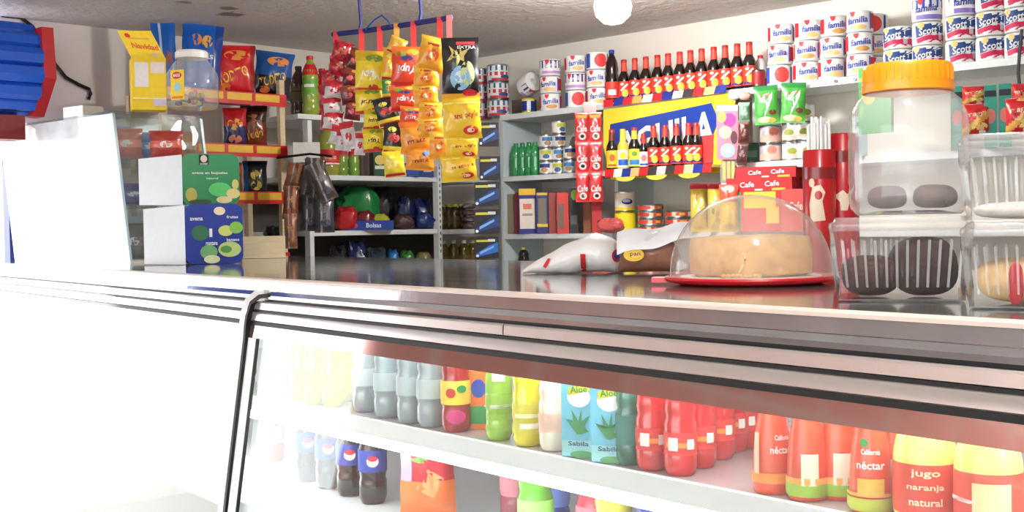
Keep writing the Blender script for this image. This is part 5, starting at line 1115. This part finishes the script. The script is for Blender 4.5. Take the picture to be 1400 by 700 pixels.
for i in range(3):
    q = rs(928, 318, SH3 + i * .034, A3); put(tun, 'tuna_tin', ['lowest', 'middle', 'topmost'][i] + ' of the short stack of red flat tins', 'tin', q, face(q) - .1 * i, 'red flat tins')
def rbag(x0, x1, yt, yb_, a, cols, pat, ds, lab, seed, t=.06, zb=None, cat='packet', name='food_packet', tilt=0, group=None):
    q = on_plane((x0 + x1) / 2, yb_, NR, a); k = q.y / F
    if zb is not None: q.z = zb + .001
    h = on_plane((x0 + x1) / 2, yt, NR, a).z - q.z; w = (x1 - x0) * k
    return put(bag(w, h, t, pat, cols, nd(ds, w, h), seed), name, lab, cat, q, face(q), group, ry=math.radians(tilt))
rbag(944, 968, 250, 318, 4.46, [(236, 206, 80), (214, 60, 80)], half(.86), [('E', 0, .55, .34, .16, (240, 226, 190)), ('E', .05, .2, .36, .14, (240, 190, 40)), ('E', -.1, .7, .1, .07, (226, 120, 90))], 'yellow food packet with pink top beside the flat tins', 201, zb=SH3)
rbag(968, 990, 250, 318, 4.45, [(232, 200, 70), (206, 50, 60)], half(.86), [('E', 0, .6, .34, .14, (236, 220, 170)), ('E', .1, .3, .3, .12, (206, 150, 60)), ('E', -.15, .42, .1, .06, (120, 150, 60))], 'second yellow packet with pink top, right of the first', 202, zb=SH3)
rbag(984, 1010, 252, 318, 4.31, [(240, 196, 50), (226, 90, 70)], half(.62), [('E', 0, .5, .36, .14, (246, 210, 80)), ('E', 0, .9, .3, .08, (236, 180, 170))], 'golden packet with red top in front of the red cartons', 203, zb=SH3)
p = rs(835, 318, SH3, 4.42)
put([('sack', blob(.15, .08, .075, (206, 90, 90), 'foil', 77, z=0, pw=2.2))], 'sweets_bag', 'small red and white wrapped bag left of the yellow tub', 'bag', p, ROT_R)
# ---- strips hanging right of the beer display
q = on_plane(995, 218, NR, 4.36); k = q.y / F
put(carton(29 * k, .012, 74 * k, (226, 130, 150), nd([('R', 0, .94, .98, .1, WHITE), ('E', .1, .72, .3, .13, (206, 60, 150)), ('E', -.25, .78, .2, .1, (240, 200, 90)), ('E', -.1, .5, .3, .12, (240, 180, 160)), ('E', .3, .4, .16, .12, (90, 50, 60)), ('E', 0, .16, .34, .13, (160, 206, 230)), ('T', 'dulces', 0, .16, .5, .08, WHITE)], 29 * k, 74 * k)), 'sweets_card', 'pink sweets display card hanging beside the beer display', 'card', q, face(q))
q2 = on_plane(994, 250, NR, 4.37)
ch = thing('lollipop_strip', 'clear hanging strip of yellow sweets under the pink card', 'sweets', q2, face(q2))
k = q2.y / F
obj('sleeve', MB().box(-9 * k, 14 * k, -.012, .004, 0, 31 * k).mesh('sleeve', [glass('sleeve_film', (.95, .95, .95), .15, 1.5, .05)], False), ch)
for i in range(3): obj('sweet', MB().box((-6 + 6 * i) * k, (-1.5 + 6 * i) * k, -.009, -.003, 4 * k, 29 * k).mesh('sweet', [M([(236, 200, 60), (226, 190, 40), (206, 210, 70)][i], 'plastic')], False), ch)
obj('end_tag', MB().box(-8 * k, 5 * k, -.013, .003, -11 * k, -.001).mesh('end_tag', [M((220, 230, 240), 'paper')], False), ch)
for i, (x, y0, y1, c) in enumerate([(1017, 140, 166, (110, 150, 120)), (1016, 164, 196, (96, 50, 44)), (1013, 194, 224, (90, 56, 56)), (1009, 222, 252, (70, 44, 40))]):
    rbag(x - 7, x + 8, y0, y1, 4.38, [c, tuple(min(255, v + 50) for v in c)], half(.8), [('E', 0, .45, .3, .16, tuple(min(255, v + 70) for v in c))], ['greenish top', 'upper brown', 'middle brown', 'lowest brown'][i] + ' packet of the narrow dark hanging strip', 210 + i, .03, group='narrow dark strip', tilt=[0, 2, 6, 8][i], name='biscuit_packet')
for i, (x, c) in enumerate(((1004, (190, 214, 226)), (1018, (236, 170, 160)))):
    q = on_plane(x, 137, NR, 4.37); put([('bow', blob(.05, .03, .04, c, 'foil', 90 + i, z=0, pw=2.2))], 'hanger_knot', ['pale blue', 'pink'][i] + ' plastic knot holding the hanging strips', 'knot', q, 0)
# ---- seasoning sachets
for i, (x0, x1, y0, y1) in enumerate(((1033, 1066, 117, 170), (1067, 1101, 113, 168))):
    rbag(x0, x1, y0, y1, 4.41, [(70, 160, 60), (40, 130, 60), (90, 170, 70)], lambda u, v: 1 if v > .85 else (2 if v < .2 else 0), [('P', [(-.3, .74), (.28, .82), (.26, .66), (.02, .34), (-.12, .18), (-.02, .44), (.04, .62), (-.3, .58)], (236, 240, 226)), ('T', 'sopa', 0, .73, .4, .09, (190, 60, 50), 5), ('E', .25, .3, .16, .07, (110, 50, 24)), ('E', -.1, .12, .3, .08, (236, 226, 190)), ('E', .2, .1, .16, .06, (236, 190, 90))], ['left', 'right'][i] + ' green soup sachet with white swoosh hanging from the top shelf', 220 + i, .03, name='soup_sachet', group='green soup sachets', tilt=[-3, 2][i])
# ---- cans on the second shelf, second bay
ck_ = [can_kit(.05, .078, (226, 206, 200), (180, 182, 184), ('E', .015, .05, .022, .018, (226, 130, 110)), ('R', 0, .022, .1, .03, (226, 176, 160)), ('R', -.035, .05, .02, .036, (170, 170, 180))), can_kit(.036, .08, (236, 236, 232), (190, 192, 194), ('E', 0, .04, .022, .014, (150, 160, 60)), ('R', 0, .02, .07, .016, (236, 200, 180))), can_kit(.04, .09, (40, 90, 70), (90, 100, 100), ('R', 0, .04, .05, .03, (90, 130, 110)))]
for i, (x, a_, kt, z_, l) in enumerate([(1054, 4.52, 0, 0, 'lower of the two wide sausage cans on the middle shelf'), (1054, 4.52, 0, .079, 'upper of the two wide sausage cans on the middle shelf'), (1081, 4.52, 1, 0, 'lower can of the first white can column'), (1081, 4.52, 1, .081, 'middle can of the first white can column'), (1081, 4.52, 1, .162, 'top can of the first white can column'), (1102, 4.53, 1, 0, 'lower can of the second white can column'), (1102, 4.53, 1, .081, 'middle can of the second white can column'), (1103, 4.53, 1, .162, 'top can of the second white can column'), (1026, 4.54, 2, 0, 'dark green can left of the sausage cans')]):
    q = rs(x, 220, SH2 + z_, a_); put(ck_[kt], 'food_can', l, 'can', q, face(q) + .2 * (i % 3) - .2, 'cans on the middle shelf')
# ---- red cartons on the lower shelf
q0 = SH3
bt = [('T', 'Cafe', -.18, .5, .22, .4, WHITE, 3), ('T', 'Cafe', .2, .55, .22, .4, WHITE, 3), ('R', .3, .12, .2, .18, (240, 190, 60)), ('R', 0, .1, .12, .14, (240, 220, 200))]
rbox(1004, 1076, 262, SH3, 4.44, (206, 44, 44), 'red carton with green and yellow print, lowest of the red stack', [('R', -.37, .5, .24, .96, (40, 150, 80)), ('R', .05, .78, .5, .4, (240, 206, 60)), ('R', .25, .4, .2, .4, (236, 200, 60))], .16, rz=ROT_R + .35)
zt1 = on_plane(1040, 262, NR, 4.44).z
rbox(1006, 1080, 244, zt1, 4.45, (206, 30, 38), 'red carton with white script in the middle of the red stack', bt, .16, rz=ROT_R + .35)
zt2 = on_plane(1043, 244, NR, 4.45).z
rbox(1018, 1086, 229, zt2, 4.47, (180, 22, 34), 'dark red carton at the top of the red stack', bt, .16, rz=ROT_R + .35)
rbox(1084, 1140, 234, SH3, 4.66, (130, 16, 26), 'deep red carton behind the red stack', (), .12, rz=ROT_R + .35)
rbox(1069, 1106, 259, SH3, 4.36, (226, 90, 84), 'coral red carton right of the red stack', [('T', 'Cafe', 0, .6, .5, .2, (250, 210, 200), 3)], .1)
# ---- green drink-mix carton and noodle packs
q = on_plane(1198, 182, NR, 4.36); k = q.y / F
put(carton(48 * k, .02, 90 * k, (40, 150, 70), nd([('R', 0, .92, .99, .14, (40, 170, 60)), ('R', 0, .82, .99, .05, (206, 210, 50)), ('E', -.18, .64, .24, .2, (246, 180, 50)), ('P', [(-.48, .5), (-.3, .4), (-.44, .2)], (90, 190, 80))], 48 * k, 90 * k)), 'drink_mix_card', 'green drink-mix display card with orange fruit behind the jar', 'card', q, face(q) - .5)
put(carton(.05, .04, .16, (206, 226, 230), nd([('R', 0, .8, .8, .1, (120, 160, 170))], .05, .16)), 'pale_carton', 'pale blue carton standing behind the left side of the jar', 'carton', rs(1176, 222, SH2, 4.46), 0)
NOO = [(206, 40, 44), (230, 170, 80)]
for i, (x0, x1, y0, y1, a_) in enumerate(((1316, 1348, 118, 145, 4.40), (1316, 1354, 142, 186, 4.38), (1384, 1412, 114, 150, 4.40), (1376, 1414, 134, 184, 4.38))):
    rbag(x0, x1, y0, y1, a_, NOO, lambda u, v: 1 if abs(v - u * .6 - .1) < .12 else 0, [('T', 'maggi', 0, .66, .7, .2, (246, 226, 190), 6, .1), ('E', .1, .3, .3, .12, (236, 206, 120)), ('E', .2, .12, .12, .06, WHITE)], ['upper red noodle pack, left column', 'lower red noodle pack, left column', 'upper red noodle pack at the right edge', 'lower red noodle pack at the right edge'][i], 230 + i, .05, group='red noodle packs', name='noodle_pack')
for i, (x0, x1, yt, a_) in enumerate(((1300, 1316, 120, 4.44), (1346, 1362, 118, 4.43), (1366, 1382, 116, 4.43))):
    rbox(x0, x1, yt, SH2, a_, (40, 150, 130), ['teal box left of the noodle packs', 'teal box between the noodle packs, left', 'teal box between the noodle packs, right'][i], [('R', 0, .86, .9, .1, (30, 30, 40)), ('E', 0, .5, .4, .12, (220, 120, 110))], .08)
